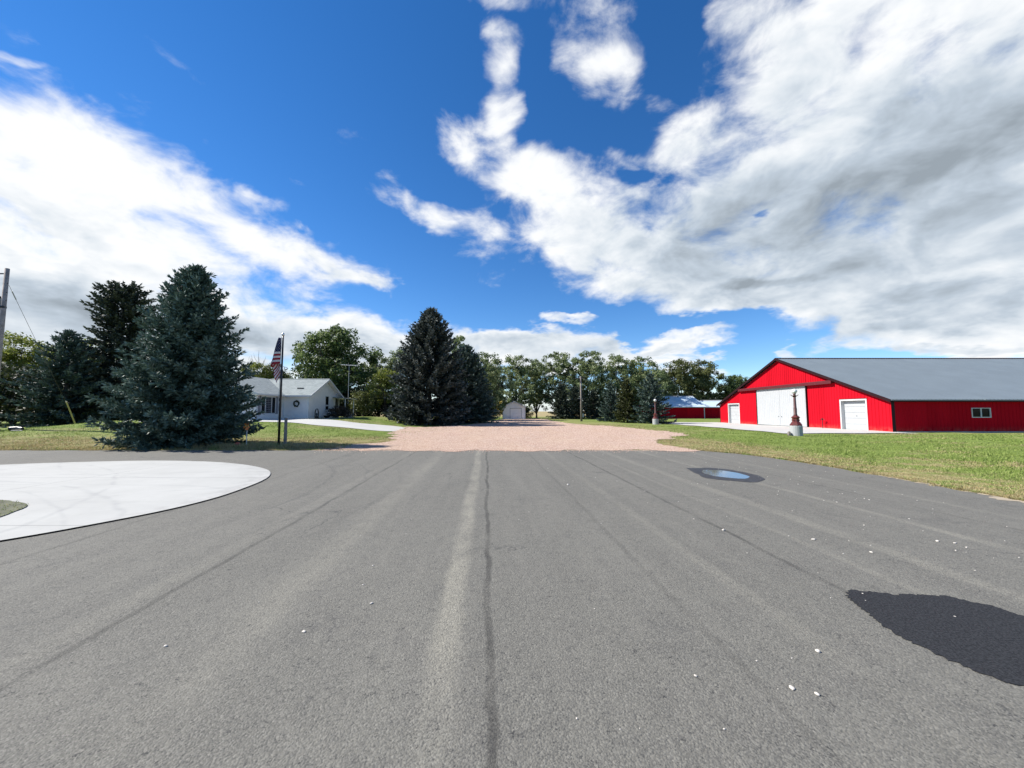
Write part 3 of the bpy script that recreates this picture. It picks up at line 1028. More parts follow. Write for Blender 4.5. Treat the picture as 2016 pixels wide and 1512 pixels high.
def build_barn():
    t = thing('red_barn', (BX0, BYM, 0), 'bright red ribbed metal barn with grey roof and white sliding doors', 'barn')
    ox, oy = BX0, BYM

    def gable(s, z, o):
        return (-o, s - oy, z)
    openings = [(32.75, 35.25, 2.62), (39.3, 47.1, 4.25), (51.05, 53.55, 2.62)]
    edges = sorted({BY0, BY1, BYM} | {e for a, b, _ in openings for e in (a, b)} | {BY0 + PANEL * k for k in range(1, 28) if BY0 + PANEL * k < BY1 - 0.1})
    clean = [edges[0]]
    for e in edges[1:]:
        if e - clean[-1] > 0.12 or e in (BY1, BYM) or any(e in (a, b) for a, b, _ in openings):
            clean.append(e)
    for a, b in zip(clean, clean[1:]):
        if b - a < 0.02:
            continue
        z0 = -0.05
        for p, q, zt in openings:
            if a >= p - 0.01 and b <= q + 0.01:
                z0 = zt
        mb = ribbed(MB(), a, b, gable, lambda s: z0, lambda s: barn_top(s) - 0.04, BY0)
        mb.build('wall_panel', 'red', t)
    # side wall towards the road
    k = 0
    x = BX0
    wx0, wx1, wz0, wz1 = 36.35, 37.75, 1.22, 1.88

    def side(s, z, o):
        return (s - ox, BY0 - oy - o, z)
    xe = sorted({BX0 + PANEL * k for k in range(0, 40) if BX0 + PANEL * k < BX1} | {wx0, wx1, BX1})
    for a, b in zip(xe, xe[1:]):
        if b - a < 0.02:
            continue
        mb = MB()
        if a >= wx0 - 0.01 and b <= wx1 + 0.01:
            ribbed(MB(), a, b, side, lambda s: -0.05, lambda s: wz0, BX0).build('wall_panel', 'red', t)
            ribbed(mb, a, b, side, lambda s: wz1, lambda s: EAVE, BX0)
        else:
            ribbed(mb, a, b, side, lambda s: -0.05, lambda s: EAVE, BX0)
        mb.build('wall_panel', 'red', t)
    # far walls
    MB().face([(0, BY1 - oy, -0.2), (BX1 - ox, BY1 - oy, -0.2), (BX1 - ox, BY1 - oy, EAVE), (0, BY1 - oy, EAVE)]).build('rear_wall', 'red', t)
    MB().face([(BX1 - ox, BY0 - oy, -0.1), (BX1 - ox, BY1 - oy, -0.1), (BX1 - ox, BY1 - oy, EAVE), (BX1 - ox, 0, APEX), (BX1 - ox, BY0 - oy, EAVE)]).build('end_wall', 'red', t)
    # corner posts
    for yy in (BY0, BY1):
        s = -1 if yy == BY0 else 1
        MB().box((-0.05, min(yy, yy + s * 0.05) - oy, -0.05), (0.07, max(yy, yy + s * 0.05) - oy, EAVE)).build('corner_trim', 'red' if s < 0 else 'dark_red', t)
    MB().box((-0.035, BY0 - oy - 0.06, -0.05), (0.22, BY0 - oy - 0.045, EAVE)).build('corner_strip', 'trim', t)  # near-black strip on the long side next to the gable corner
    MB().box((0.3, BY0 - oy - 0.10, -0.1), (BX1 - ox, BY0 - oy - 0.03, 0.08)).build('foundation', 'old_concrete', t)
    # roof slopes: ribbed sheets
    over, rise = 0.35, (APEX - EAVE) / (BYM - BY0)
    for s in (-1, 1):
        mb = MB()
        half = BYM - BY0 + over

        def roof(x_, d, o):
            return (x_ - ox, s * d, APEX + 0.16 - d * rise + o)
        pts = []
        xx = BX0 - over
        mb2 = ribbed(mb, BX0 - over, BX1 + over, lambda a, d, o: roof(a, d, o), lambda a: half, lambda a: 0.0, BX0, 0.018)
        if s > 0:
            mb.f = [tuple(reversed(f)) for f in mb.f]
        mb.build('roof', 'galv', t)
        zt, ze = APEX + 0.155, APEX + 0.155 - half * rise
        MB().prism([(BX0 - over - ox - 0.03, 0, zt + 0.03), (BX0 - over - ox - 0.03, s * half, ze + 0.03), (BX0 - over - ox - 0.03, s * half, ze - 0.22), (BX0 - over - ox - 0.03, 0, zt - 0.22)], (0.05, 0, 0)).build('rake_trim', 'trim', t)
        MB().prism([(BX0 - over - ox + 0.021, 0, zt - 0.03), (BX0 - over - ox + 0.021, s * half, ze - 0.03), (BX0 - over - ox + 0.021, s * half, ze - 0.08), (BX0 - over - ox + 0.021, 0, zt - 0.08)], (over - 0.022, 0, 0)).build('rake_soffit', 'trim', t)
        MB().box((BX0 - over - ox + 0.03, s * (half - 0.004) - 0.025, ze - 0.06), (BX1 - ox, s * (half - 0.004) + 0.025, ze - 0.012)).build('eave_trim', 'white_metal', t)
        a, b = sorted((s * (BYM - BY0 + 0.012), s * (half - 0.03)))
        MB().box((BX0 - ox, a, ze - 0.16), (BX1 - ox, b, ze - 0.065)).build('eave_soffit', 'trim', t)
    MB().prism([(BX0 - over - ox - 0.035, -0.28, APEX + 0.09), (BX0 - over - ox - 0.035, 0, APEX + 0.215), (BX0 - over - ox - 0.035, 0.28, APEX + 0.09), (BX0 - over - ox - 0.035, 0, APEX + 0.185)], (BX1 - BX0 + 2 * over, 0, 0)).build('ridge_cap', 'trim', t)
    # sliding doors on their track
    for a, b, side_ in ((39.22, 43.18, 1), (43.2, 47.18, -1)):
        lf = MB()

        def door(s, z, o):
            return (-0.10 - o, s - oy, z)
        ribbed(lf, a, b, door, lambda s: 0.09, lambda s: 4.26, 0.0, 0.02)
        lf.box((-0.094, a - oy, 0.092), (-0.05, b - oy, 4.255))
        leaf = lf.build('sliding_door', 'white_metal', t)
        hy = (b - 0.22 if side_ > 0 else a + 0.22) - oy
        MB().box((-0.17, hy - 0.06, 1.05), (-0.122, hy + 0.06, 1.12)).build('handle', 'grey_metal', leaf)
        MB().box((-0.14, a - oy, 0.09), (-0.122, b - oy, 0.20)).build('bottom_rail', 'white_metal', leaf)
        e = (a if side_ > 0 else b) - oy
        MB().box((-0.15, e - 0.05, 0.05), (-0.02, e + 0.05, 4.27)).build('edge_trim', 'trim', leaf)
    MB().box((-0.30, 35.8 - oy, 4.28), (-0.03, 50.6 - oy, 4.52)).prism([(-0.36, 35.8 - oy, 4.24), (-0.30, 35.8 - oy, 4.24), (-0.30, 35.8 - oy, 4.56), (-0.36, 35.8 - oy, 4.50)], (0, 14.8, 0)).build('door_track', 'dark_red', t)
    # two recessed overhead doors
    for a, b, zt in (openings[0], openings[2]):
        fr = MB()
        a_, b_ = a - oy, b - oy
        fr.box((-0.04, a_ - 0.10, -0.02), (0.34, a_ + 0.02, zt + 0.10))
        fr.box((-0.04, b_ - 0.02, -0.02), (0.34, b_ + 0.10, zt + 0.10))
        fr.box((-0.038, a_ + 0.02, zt - 0.02), (0.34, b_ - 0.02, zt + 0.10))
        f = fr.build('door_frame', 'white', t)
        MB().box((-0.045, a_ - 0.14, zt + 0.102), (-0.005, b_ + 0.14, zt + 0.16)).build('head_flashing', 'dark_red', t)
        h = (zt - 0.05) / 5
        dm = bpy.data.objects.new('overhead_door', None)
        C.objects.link(dm)
        dm.parent = t
        for k in range(5):
            MB().box((0.27, a_ + 0.03, 0.03 + k * h), (0.31, b_ - 0.03, 0.03 + (k + 1) * h - 0.018)).build('door_section', 'white_metal', dm)
        MB().box((0.285, a_ + 0.02, 0.0), (0.335, b_ - 0.02, 0.06 + 5 * h - 0.03)).build('weather_seal', 'grey_metal', dm)
        c = (a_ + b_) / 2
        MB().lathe([(0.05, -0.02), (0.06, 0.0), (0.05, 0.02)], 8, (0.25, c, 1.28)).build('handle', 'grey_metal', dm)
    # window in the long side
    wy = BY0 - oy
    w = MB()
    w.box((wx0 - ox - 0.06, wy - 0.06, wz0 - 0.06), (wx1 - ox + 0.06, wy + 0.06, wz0))
    w.box((wx0 - ox - 0.06, wy - 0.06, wz1), (wx1 - ox + 0.06, wy + 0.06, wz1 + 0.05))
    for xx in (wx0 - ox - 0.06, wx1 - ox):
        w.box((xx, wy - 0.06, wz0), (xx + 0.06, wy + 0.06, wz1))
    xm = (wx0 + wx1) / 2 - ox
    w.box((xm - 0.035, wy - 0.05, wz0), (xm + 0.035, wy + 0.05, wz1))
    wf = w.build('window', 'white', t)
    for a, b in ((wx0 - ox, xm - 0.035), (xm + 0.035, wx1 - ox)):
        MB().box((a, wy + 0.01, wz0), (b, wy + 0.025, wz1)).build('pane', 'glass', wf)


build_barn()


# ---------------------------------------------------------------- low red sheds beyond
def low_barn(x0, x1, y0, depth, eave, ridge, label, left_over=0.3):
    z0 = gz(x0 + 3, y0) - 0.1
    t = thing('low_red_shed', (x0, y0, z0), label, 'shed')
    L = x1 - x0
    x = 0.0
    while x < L - 0.05:
        b = min(x + PANEL, L)
        mb = ribbed(MB(), x, b, lambda s, z, o: (s, -o, z), lambda s: -0.1, lambda s: eave, 0.0)
        mb.build('wall_panel', 'red', t)
        x += PANEL
    MB().box((0.05, 0.02, -0.1), (L - 0.05, 2 * depth, eave - 0.05)).build('wall', 'red', t)
    for xx in (0, L):
        MB().prism([(xx, 0.02, eave - 0.05), (xx, 2 * depth, eave - 0.05), (xx, depth, ridge - 0.1)], (-0.05 if xx else 0.05, 0, 0)).build('gable', 'red', t)
    MB().box((L - 0.12, -0.05, -0.1), (L + 0.04, 0.06, eave)).build('corner_trim', 'white', t)
    sl = (ridge - eave) / depth
    for s in (-1, 1):
        MB().prism([(-0.3, depth, ridge), (-0.3, depth + s * (depth + 0.4), eave - 0.4 * sl), (-0.3, depth + s * (depth + 0.4), eave - 0.4 * sl + 0.1), (-0.3, depth, ridge + 0.1)], (L + 0.6, 0, 0)).build('roof', 'blue_roof', t)
    MB().box((-0.3, -0.46, eave - 0.4 * sl - 0.05), (L + 0.3, -0.40, eave - 0.4 * sl + 0.11)).build('eave_trim', 'white_metal', t)
    MB().prism([(-0.32, depth - 0.3, ridge + 0.02), (-0.32, depth, ridge + 0.17), (-0.32, depth + 0.3, ridge + 0.02)], (L + 0.64, 0, 0)).build('ridge_cap', 'white_metal', t)
    return t


sh = low_barn(29.0, 40.8, 82, 5.8, 2.62, 4.95, 'long dark red shed with pale blue metal roof behind the blue spruces')
MB().lathe([(0.10, 0), (0.10, 0.5), (0.2, 0.5), (0.2, 0.62)], 8, (8.4, 5.0, 4.7)).build('roof_vent', 'grey_metal', sh)
low_barn(40.95, 58.0, 83.2, 3.0, 2.62, 3.95, 'lower dark red shed with pale roof running behind the big barn')


# ---------------------------------------------------------------- lamp posts
def lamp_post(x, y, label, rz=0.0, leaf=True):
    t = thing('lamp_post', (x, y, gz(x, y)), label, 'lamp post', 'globe lamp posts beside the barn apron', rz)
    MB().lathe([(0.37, -0.15), (0.37, 0.66), (0.34, 0.69)], 20).build('concrete_base', 'old_concrete', t, False)
    p = MB()
    r2 = math.sqrt(2)
    p.lathe([(0.36, 0.69), (0.36, 0.75), (0.33, 0.80), (0.28, 0.86), (0.27, 0.90), (0.215, 0.95), (0.20, 1.12), (0.215, 1.18), (0.25, 1.22), (0.25, 1.27), (0.19, 1.31), (0.13, 1.38)], 8)
    ped = p.build('pedestal', 'iron_red', t)
    for k in range(4):
        a = math.pi / 2 * k + math.pi / 8
        c, s = math.cos(a), math.sin(a)
        MB().lathe([(0.0, -0.05), (0.035, -0.02), (0.035, 0.02), (0.0, 0.05)], 6, (0.235 * c, 0.235 * s, 1.06)).build('rosette', 'iron_red', ped)
    sh_ = MB().lathe([(0.11, 1.38), (0.12, 1.42), (0.095, 1.46), (0.075, 2.55), (0.065, 2.62)], 12).build('shaft', 'iron', t, True)
    fl = MB()
    for k in range(8):
        a = 2 * math.pi * k / 8
        fl.box((0.088 * math.cos(a) - 0.008, 0.088 * math.sin(a) - 0.008, 1.46), (0.088 * math.cos(a) + 0.008, 0.088 * math.sin(a) + 0.008, 1.9))
    fl.build('fluting', 'iron', sh_)
    MB().lathe([(0.065, 2.60), (0.10, 2.63), (0.105, 2.66), (0.17, 2.71), (0.17, 2.73), (0.08, 2.72), (0.07, 2.80), (0.10, 2.84), (0.09, 2.87)], 12).build('capital', 'iron', t)
    for k in range(6):
        a = 2 * math.pi * k / 6
        c, s = math.cos(a), math.sin(a)
        MB().prism([(0.1 * c, 0.1 * s, 2.66), (0.2 * c - 0.03 * s, 0.2 * s + 0.03 * c, 2.72), (0.25 * c, 0.25 * s, 2.79), (0.2 * c + 0.03 * s, 0.2 * s - 0.03 * c, 2.72)], (0, 0, 0.012)).build('capital_leaf', 'iron', t)
    g = [(0.085 + 0.0, 2.86)] + [(0.165 * math.sin(q), 3.02 - 0.165 * math.cos(q)) for q in np.linspace(0.62, math.pi - 0.02, 12)]
    MB().lathe(g, 20).build('globe', 'globe', t, True)
    return t


lamp_post(19.25, 26.3, 'globe lamp post on round concrete base before the white barn doors')
lamp_post(18.0, 48.6, 'globe lamp post standing against the tall blue spruce', 0.4)


# ---------------------------------------------------------------- house
def build_house():
    Z = 0.82
    t = thing('grey_house', (-24, 42, Z), 'low grey sided house with pale shingle roof and wreath on wall', 'house')
    ox, oy = -24.0, 42.0

    def P(x, y, z):
        return (x - ox, y - oy, z)
    XE, YF, YB = -20.8, 39.5, 46.5
    YM, EV, RG = 43.0, 2.57, 4.35
    WX0, WX1, WY = -31.0, -23.4, 35.3     # projecting wing
    WXM = (WX0 + WX1) / 2
    MB().prism([P(-23.4, YF, -0.6), P(XE, YF, -0.6), P(XE, YF, EV), P(-23.4, YF, EV)], (0, 0.15, 0)).build('front_wall', 'siding', t)
    MB().prism([P(XE, YF + 0.15, -0.6), P(XE, YB, -0.6), P(XE, YB, EV), P(XE, YM, RG - 0.12), P(XE, YF + 0.15, EV)], (-0.15, 0, 0)).build('gable_wall', 'siding', t)
    MB().prism([P(WX0, YB, -0.6), P(XE - 0.15, YB, -0.6), P(XE - 0.15, YB, EV), P(WX0, YB, EV)], (0, -0.15, 0)).build('rear_wall', 'siding', t)
    MB().prism([P(WX1, WY, -0.6), P(WX1, YF, -0.6), P(WX1, YF, EV), P(WX1, WY, EV)], (-0.15, 0, 0)).build('wing_wall', 'siding', t)
    MB().prism([P(WX0, WY, -0.6), P(WX1 - 0.15, WY, -0.6), P(WX1 - 0.15, WY, EV), P(WXM, WY, RG - 0.1), P(WX0, WY, EV)], (0, 0.15, 0)).build('wing_gable', 'siding', t)
    MB().prism([P(WX0, WY + 0.15, -0.6), P(WX0, YB, -0.6), P(WX0, YB, EV), P(WX0, WY + 0.15, EV)], (0.15, 0, 0)).build('side_wall', 'siding', t)
    # garage door in the wing gable
    gd = MB().box(P(WXM - 2.4, WY - 0.03, 0), P(WXM + 2.4, WY + 0.02, 2.15)).build('garage_door', 'siding', t)
    for k in range(4):
        MB().box(P(WXM - 2.35, WY - 0.05, 0.02 + k * 0.53), P(WXM + 2.35, WY - 0.032, 0.52 + k * 0.53)).build('door_section', 'shed_siding', gd)
    # roofs
    sl = (RG - EV) / (YM - YF)
    ov = 0.42

    def slope(poly, name='roof'):
        MB().prism(poly, (0, 0, 0.09)).build(name, 'shingle', t)
    zf = EV - ov * sl
    slope([P(WXM, YF - ov, zf), P(XE + ov, YF - ov, zf), P(XE + ov, YM, RG), P(WXM, YM, RG)])
    slope([P(WX0 - 0.4, YB + ov, zf), P(WX0 - 0.4, YM, RG), P(XE + ov, YM, RG), P(XE + ov, YB + ov, zf)])
    slw = (RG - EV) / (WX1 - WXM)
    zw = EV - ov * slw
    slope([P(WX1 + ov, WY - ov, zw), P(WX1 + ov, YF - 0.25, zw), P(WXM, YM, RG + 0.012), P(WXM, WY - ov, RG + 0.012)], 'wing_roof')
    slope([P(WX0 - ov, WY - ov, zw), P(WXM, WY - ov, RG + 0.012), P(WXM, YM, RG + 0.012), P(WX0 - ov, YF - 0.25, zw)], 'wing_roof')
    # fascia, gutters and soffit
    MB().box(P(WX1 + ov + 0.01, YF - ov - 0.07, zf - 0.05), P(XE + ov, YF - ov, zf + 0.10)).build('gutter', 'white', t)
    MB().box(P(WX1 + ov, WY - ov, zw - 0.05), P(WX1 + ov + 0.07, YF - ov - 0.08, zw + 0.10)).build('gutter', 'white', t)
    MB().box(P(WX1 + 0.01, YF - ov, zf - 0.03), P(XE + ov - 0.03, YF - 0.005, zf)).build('soffit', 'siding', t)
    MB().box(P(WX1 + 0.005, WY - ov, zw - 0.03), P(WX1 + ov - 0.005, YF - ov - 0.01, zw)).build('soffit', 'siding', t)
    for s in (-1, 1):
        half = YM - YF + ov
        MB().prism([P(XE + ov, YM, RG + 0.10), P(XE + ov, YM + s * half, zf + 0.10), P(XE + ov, YM + s * half, zf - 0.08), P(XE + ov, YM, RG - 0.10)], (0.04, 0, 0)).build('rake_trim', 'white', t)
        MB().prism([P(XE + 0.01, YM, RG - 0.02), P(XE + 0.01, YM + s * half, zf - 0.02), P(XE + 0.01, YM + s * half, zf - 0.05), P(XE + 0.01, YM, RG - 0.05)], (ov - 0.02, 0, 0)).build('rake_soffit', 'siding', t)
        halfw = WX1 - WXM + ov
        MB().prism([P(WXM, WY - ov, RG + 0.11), P(WXM + s * halfw, WY - ov, zw + 0.11), P(WXM + s * halfw, WY - ov, zw - 0.08), P(WXM, WY - ov, RG - 0.10)], (0, -0.04, 0)).build('rake_trim', 'white', t)
    # corner boards
    for x0, x1, y0, y1 in ((XE - 0.11, XE + 0.02, YF - 0.02, YF + 0.11), (-23.38, -23.26, YF - 0.03, YF + 0.02), (WX1 - 0.11, WX1 + 0.02, WY - 0.02, WY + 0.11), (WX1 - 0.02, WX1 + 0.02, YF - 0.5, YF - 0.38),
                           (XE - 0.02, XE + 0.02, YB - 0.12, YB)):
        MB().box(P(x0, y0, -0.1), P(x1, y1, EV - 0.05)).build('corner_board', 'globe', t)
    MB().box(P(WX1 + 0.001, WY + 0.12, -0.1), P(WX1 + 0.03, YF - 0.6, 0.06)).build('foundation_strip', 'black', t)
    # window with shutters in the wing
    wa, wb, z0, z1 = 36.0, 38.2, 0.68, 2.18
    w = MB()
    wx = WX1
    w.box(P(wx - 0.02, wa, z0 - 0.08), P(wx + 0.05, wb, z0)).box(P(wx - 0.02, wa, z1), P(wx + 0.05, wb, z1 + 0.08))
    cuts = [wa, wa + 0.62, wb - 0.62, wb]
    for c in cuts:
        w.box(P(wx - 0.02, c - 0.045, z0), P(wx + 0.05, c + 0.045, z1))
    wf = w.build('window', 'white', t)
    for k in range(3):
        MB().box(P(wx + 0.005, cuts[k] + 0.045, z0), P(wx + 0.015, cuts[k + 1] - 0.045, z1)).build('pane', 'glass', wf)
    mb = MB()
    for k in range(1, 9):
        zz = z0 + (z1 - z0) * k / 9
        mb.box(P(wx + 0.016, cuts[1] + 0.05, zz - 0.02), P(wx + 0.03, cuts[2] - 0.05, zz + 0.02))
    for k in range(1, 4):
        yy = cuts[1] + (cuts[2] - cuts[1]) * k / 4
        mb.box(P(wx + 0.0165, yy - 0.015, z0), P(wx + 0.029, yy + 0.015, z1))
    mb.build('grille', 'shutter', wf)
    for a, b in ((wa - 0.40, wa - 0.06), (wb + 0.06, wb + 0.40)):
        MB().box(P(wx + 0.002, a, z0 - 0.1), P(wx + 0.045, b, z1 + 0.1)).build('shutter', 'shutter', t)
    # wall lantern and meter box by the inner corner
    MB().box(P(wx + 0.002, YF - 0.75, 1.85), P(wx + 0.16, YF - 0.62, 2.15)).build('wall_lantern', 'black', t)
    MB().box(P(wx + 0.02, YF - 0.80, 0.9), P(wx + 0.14, YF - 0.58, 1.62)).build('meter_box', 'grey_metal', t)
    # tall window in the gable wall
    ga, gb = 43.05, 43.75
    w = MB()
    gx = XE
    for a, b in ((0.95, 1.02), (1.42, 1.56), (2.48, 2.56)):
        w.box(P(gx - 0.02, ga, a), P(gx + 0.05, gb, b))
    for y0, y1 in ((ga - 0.07, ga), (gb, gb + 0.07)):
        w.box(P(gx - 0.02, y0, 0.95), P(gx + 0.05, y1, 2.56))
    wf = w.build('window', 'white', t)
    for a, b in ((1.02, 1.42), (1.56, 2.48)):
        MB().box(P(gx + 0.004, ga, a), P(gx + 0.012, gb, b)).build('pane', 'glass', wf)
    # roof vent, ridge line
    MB().box(P(-22.6, 40.55, 3.0), P(-22.0, 40.9, 3.32)).build('roof_vent', 'black', t)
    MB().prism([P(WXM + 0.3, YM - 0.14, RG + 0.045), P(WXM + 0.3, YM, RG + 0.125), P(WXM + 0.3, YM + 0.14, RG + 0.045)], (XE + ov - WXM - 0.3, 0, 0)).build('ridge_cap', 'shingle', t)
    # porch
    pr = MB().box(P(XE + 0.01, 45.2, 0.25), P(-19.5, 47.6, 0.5)).build('porch_deck', 'old_concrete', t)
    for k in range(3):
        MB().box(P(-19.49 + 0.3 * k, 45.4, -0.5), P(-19.2 + 0.3 * k, 46.6, 0.34 - 0.17 * k)).build('step', 'old_concrete', pr)
    MB().prism([P(XE + 0.03, 44.7, 2.40), P(-19.2, 44.7, 2.28), P(-19.2, 44.7, 2.36), P(XE + 0.03, 44.7, 2.50)], (0, 3.2, 0)).build('porch_roof', 'shingle', t)
    for yy in (45.0, 47.4):
        MB().box(P(-19.48, yy, -0.3), P(-19.40, yy + 0.08, 2.285)).build('porch_post', 'siding', t)
    rl = MB()
    rl.tube([P(XE + 0.08, 45.1, 1.40), P(-19.9, 45.1, 1.40), P(-18.5, 45.1, 0.55)], 0.035, 6)
    rail = rl.build('railing', 'black', t)
    for k in range(7):
        xx = XE + 0.15 + k * 0.34
        zt = 1.40 if xx < -19.9 else 1.40 - (xx + 19.9) * 0.607
        MB().box(P(xx, 45.085, zt - 0.9), P(xx + 0.03, 45.115, zt)).build('baluster', 'black' if k in (0, 3) else 'white', rail)
    dr = MB().box(P(XE + 0.003, 45.35, 0.52), P(XE + 0.04, 46.3, 2.46)).build('porch_door', 'white', t)
    for a, b in ((45.45, 45.78), (45.90, 46.2)):
        MB().box(P(XE + 0.041, a, 0.7), P(XE + 0.048, b, 2.36)).build('pane', 'glass', dr)


build_house()
# things against the house
w = thing('wreath', (-22.0, 39.40, 0.82 + 1.62), 'dark round wreath hanging on the grey house wall', 'wreath')
mb = MB()
r = random.Random(3)
for k in range(46):
    a = k / 46 * 2 * math.pi + r.uniform(-.05, .05)
    rr_ = 0.26 + r.uniform(-.06, .06)
    c = Vector((rr_ * math.cos(a), r.uniform(-.06, .02), rr_ * math.sin(a)))
    d = Vector((r.uniform(-1, 1), r.uniform(-1, 0), r.uniform(-1, 1))).normalized() * 0.11
    e = d.cross(Vector((0, 1, 0.2))).normalized() * 0.045
    mb.face([c - d, c + e, c + d, c - e])
mb.tube([(0.26 * math.cos(a), 0, 0.26 * math.sin(a)) for a in np.linspace(0, 2 * math.pi, 20)], 0.05, 6, False)
mb.build('greenery', 'shrub', w)
MB().prism([(-0.1, -0.07, 0.06), (0.0, -0.07, -0.02), (0.12, -0.07, 0.12), (0.02, -0.07, 0.03)], (0, -0.04, 0)).build('bow', 'white', w)

a = thing('antenna', (-19.9, 46.9, 0.82 + 2.9), 'thin television antenna standing above the house roof', 'antenna')
MB().tube([(0, 0, -1.2), (0, 0, 3.62)], 0.03, 6).build('mast', 'grey_metal', a)
MB().tube([(-1.05, 0.1, 3.62), (0.95, -0.1, 3.52)], 0.035, 6).build('boom', 'silver', a)
for k in range(8):
    x = -0.95 + k * 0.26
    l = 0.55 - 0.04 * k
    MB().tube([(x, -l, 3.63 - 0.012 * k), (x, l, 3.63 - 0.012 * k)], 0.014, 5).build('rod', 'silver', a)

f = thing('garden_statue', (-20.25, 40.15, 0.80), 'dark arched garden ornament at the house corner', 'garden ornament')
MB().tube([(-0.16, 0, -0.05), (-0.17, 0, 0.75), (-0.1, 0, 1.05), (0, 0, 1.13), (0.1, 0, 1.05), (0.17, 0, 0.75), (0.16, 0, -0.05)], 0.055, 6).build('arch', 'black', f)
MB().lathe([(0.13, 0), (0.12, 0.35), (0.05, 0.42), (0.09, 0.55), (0.06, 0.68)], 10).build('figure', 'black', f)
f = thing('garden_planter', (-19.75, 41.3, 0.80), 'low dark planter bowl between the ornament and shrubs', 'planter')
MB().lathe([(0.16, 0), (0.2, 0.06), (0.12, 0.12), (0.34, 0.34), (0.36, 0.40), (0.3, 0.40), (0.1, 0.3)], 12).build('bowl', 'black', f)

# ---------------------------------------------------------------- white garage at the end of the gravel drive
def build_garage():
    x0, x1, y0, y1 = -1.72, 2.5, 73.5, 80.0
    z = gz(0, 73.5) - 0.02
    xm = (x0 + x1) / 2
    t = thing('white_garage', (xm, y0, z), 'small white gabled garage at the end of the gravel drive', 'garage', None, rad(-3))
    h, ap = 2.32, 3.28
    w = (x1 - x0) / 2
    dx0, dx1, dz = -0.72, 1.38, 2.02
    MB().prism([(-w, 0, -0.1), (dx0, 0, -0.1), (dx0, 0, dz), (dx1, 0, dz), (dx1, 0, -0.1), (w, 0, -0.1), (w, 0, h), (0, 0, ap), (-w, 0, h)], (0, 0.12, 0)).build('front_wall', 'shed_siding', t)
    for s in (-1, 1):
        a, b = sorted((s * w, s * (w - 0.12)))
        MB().box((a, 0.121, -0.1), (b, y1 - y0, h)).build('side_wall', 'shed_siding', t)
        MB().box((s * w - 0.06, -0.03, -0.1), (s * w + 0.06, 0.0, h - 0.02)).build('corner_board', 'white', t)
        sl = (ap - h) / w
        MB().prism([(0, -0.25, ap + 0.02), (s * (w + 0.2), -0.25, h + 0.02 - 0.2 * sl), (s * (w + 0.2), -0.25, h + 0.12 - 0.2 * sl), (0, -0.25, ap + 0.12)], (0, y1 - y0 + 0.4, 0)).build('roof', 'shingle', t)
        MB().prism([(0, -0.29, ap - 0.06), (s * (w + 0.2), -0.29, h - 0.06 - 0.2 * sl), (s * (w + 0.2), -0.29, h + 0.14 - 0.2 * sl), (0, -0.29, ap + 0.14)], (0, 0.035, 0)).build('rake_trim', 'white', t)
    MB().prism([(-w, y1 - y0, -0.1), (w, y1 - y0, -0.1), (w, y1 - y0, h), (0, y1 - y0, ap), (-w, y1 - y0, h)], (0, -0.12, 0)).build('rear_wall', 'shed_siding', t)
    d = bpy.data.objects.new('overhead_door', None)
    C.objects.link(d)
    d.parent = t
    for k in range(4):
        MB().box((dx0, 0.10, 0.0 + k * 0.505), (dx1, 0.14, 0.49 + k * 0.505)).build('door_section', 'shed_siding', d)
    fr = MB()
    fr.box((dx0 - 0.07, -0.025, -0.05), (dx0, 0.0, dz)).box((dx1, -0.025, -0.05), (dx1 + 0.07, 0.0, dz)).box((dx0 - 0.07, -0.027, dz), (dx1 + 0.07, 0.0, dz + 0.08))
    fr.build('door_trim', 'grey_metal', t)


build_garage()

# ---------------------------------------------------------------- flagpole and flag
FP = Vector((-11.45, 19.1, gz(-11.45, 19.1)))
f = thing('flagpole', FP, 'thin black flagpole with silver ball on top beside the road', 'flagpole')
MB().tube([(0, 0, -0.2), (0, 0, 3.0), (0, 0, 5.42)], [0.055, 0.05, 0.036], 10).build('pole', 'black', f, True)
MB().lathe([(0.02, 5.40), (0.055, 5.43), (0.07, 5.49), (0.055, 5.545), (0.01, 5.57)], 12).build('ball', 'silver', f, True)
MB().tube([(-0.07, -0.03, 0.9), (-0.06, -0.03, 5.36)], 0.009, 5).build('rope', 'white_metal', f)


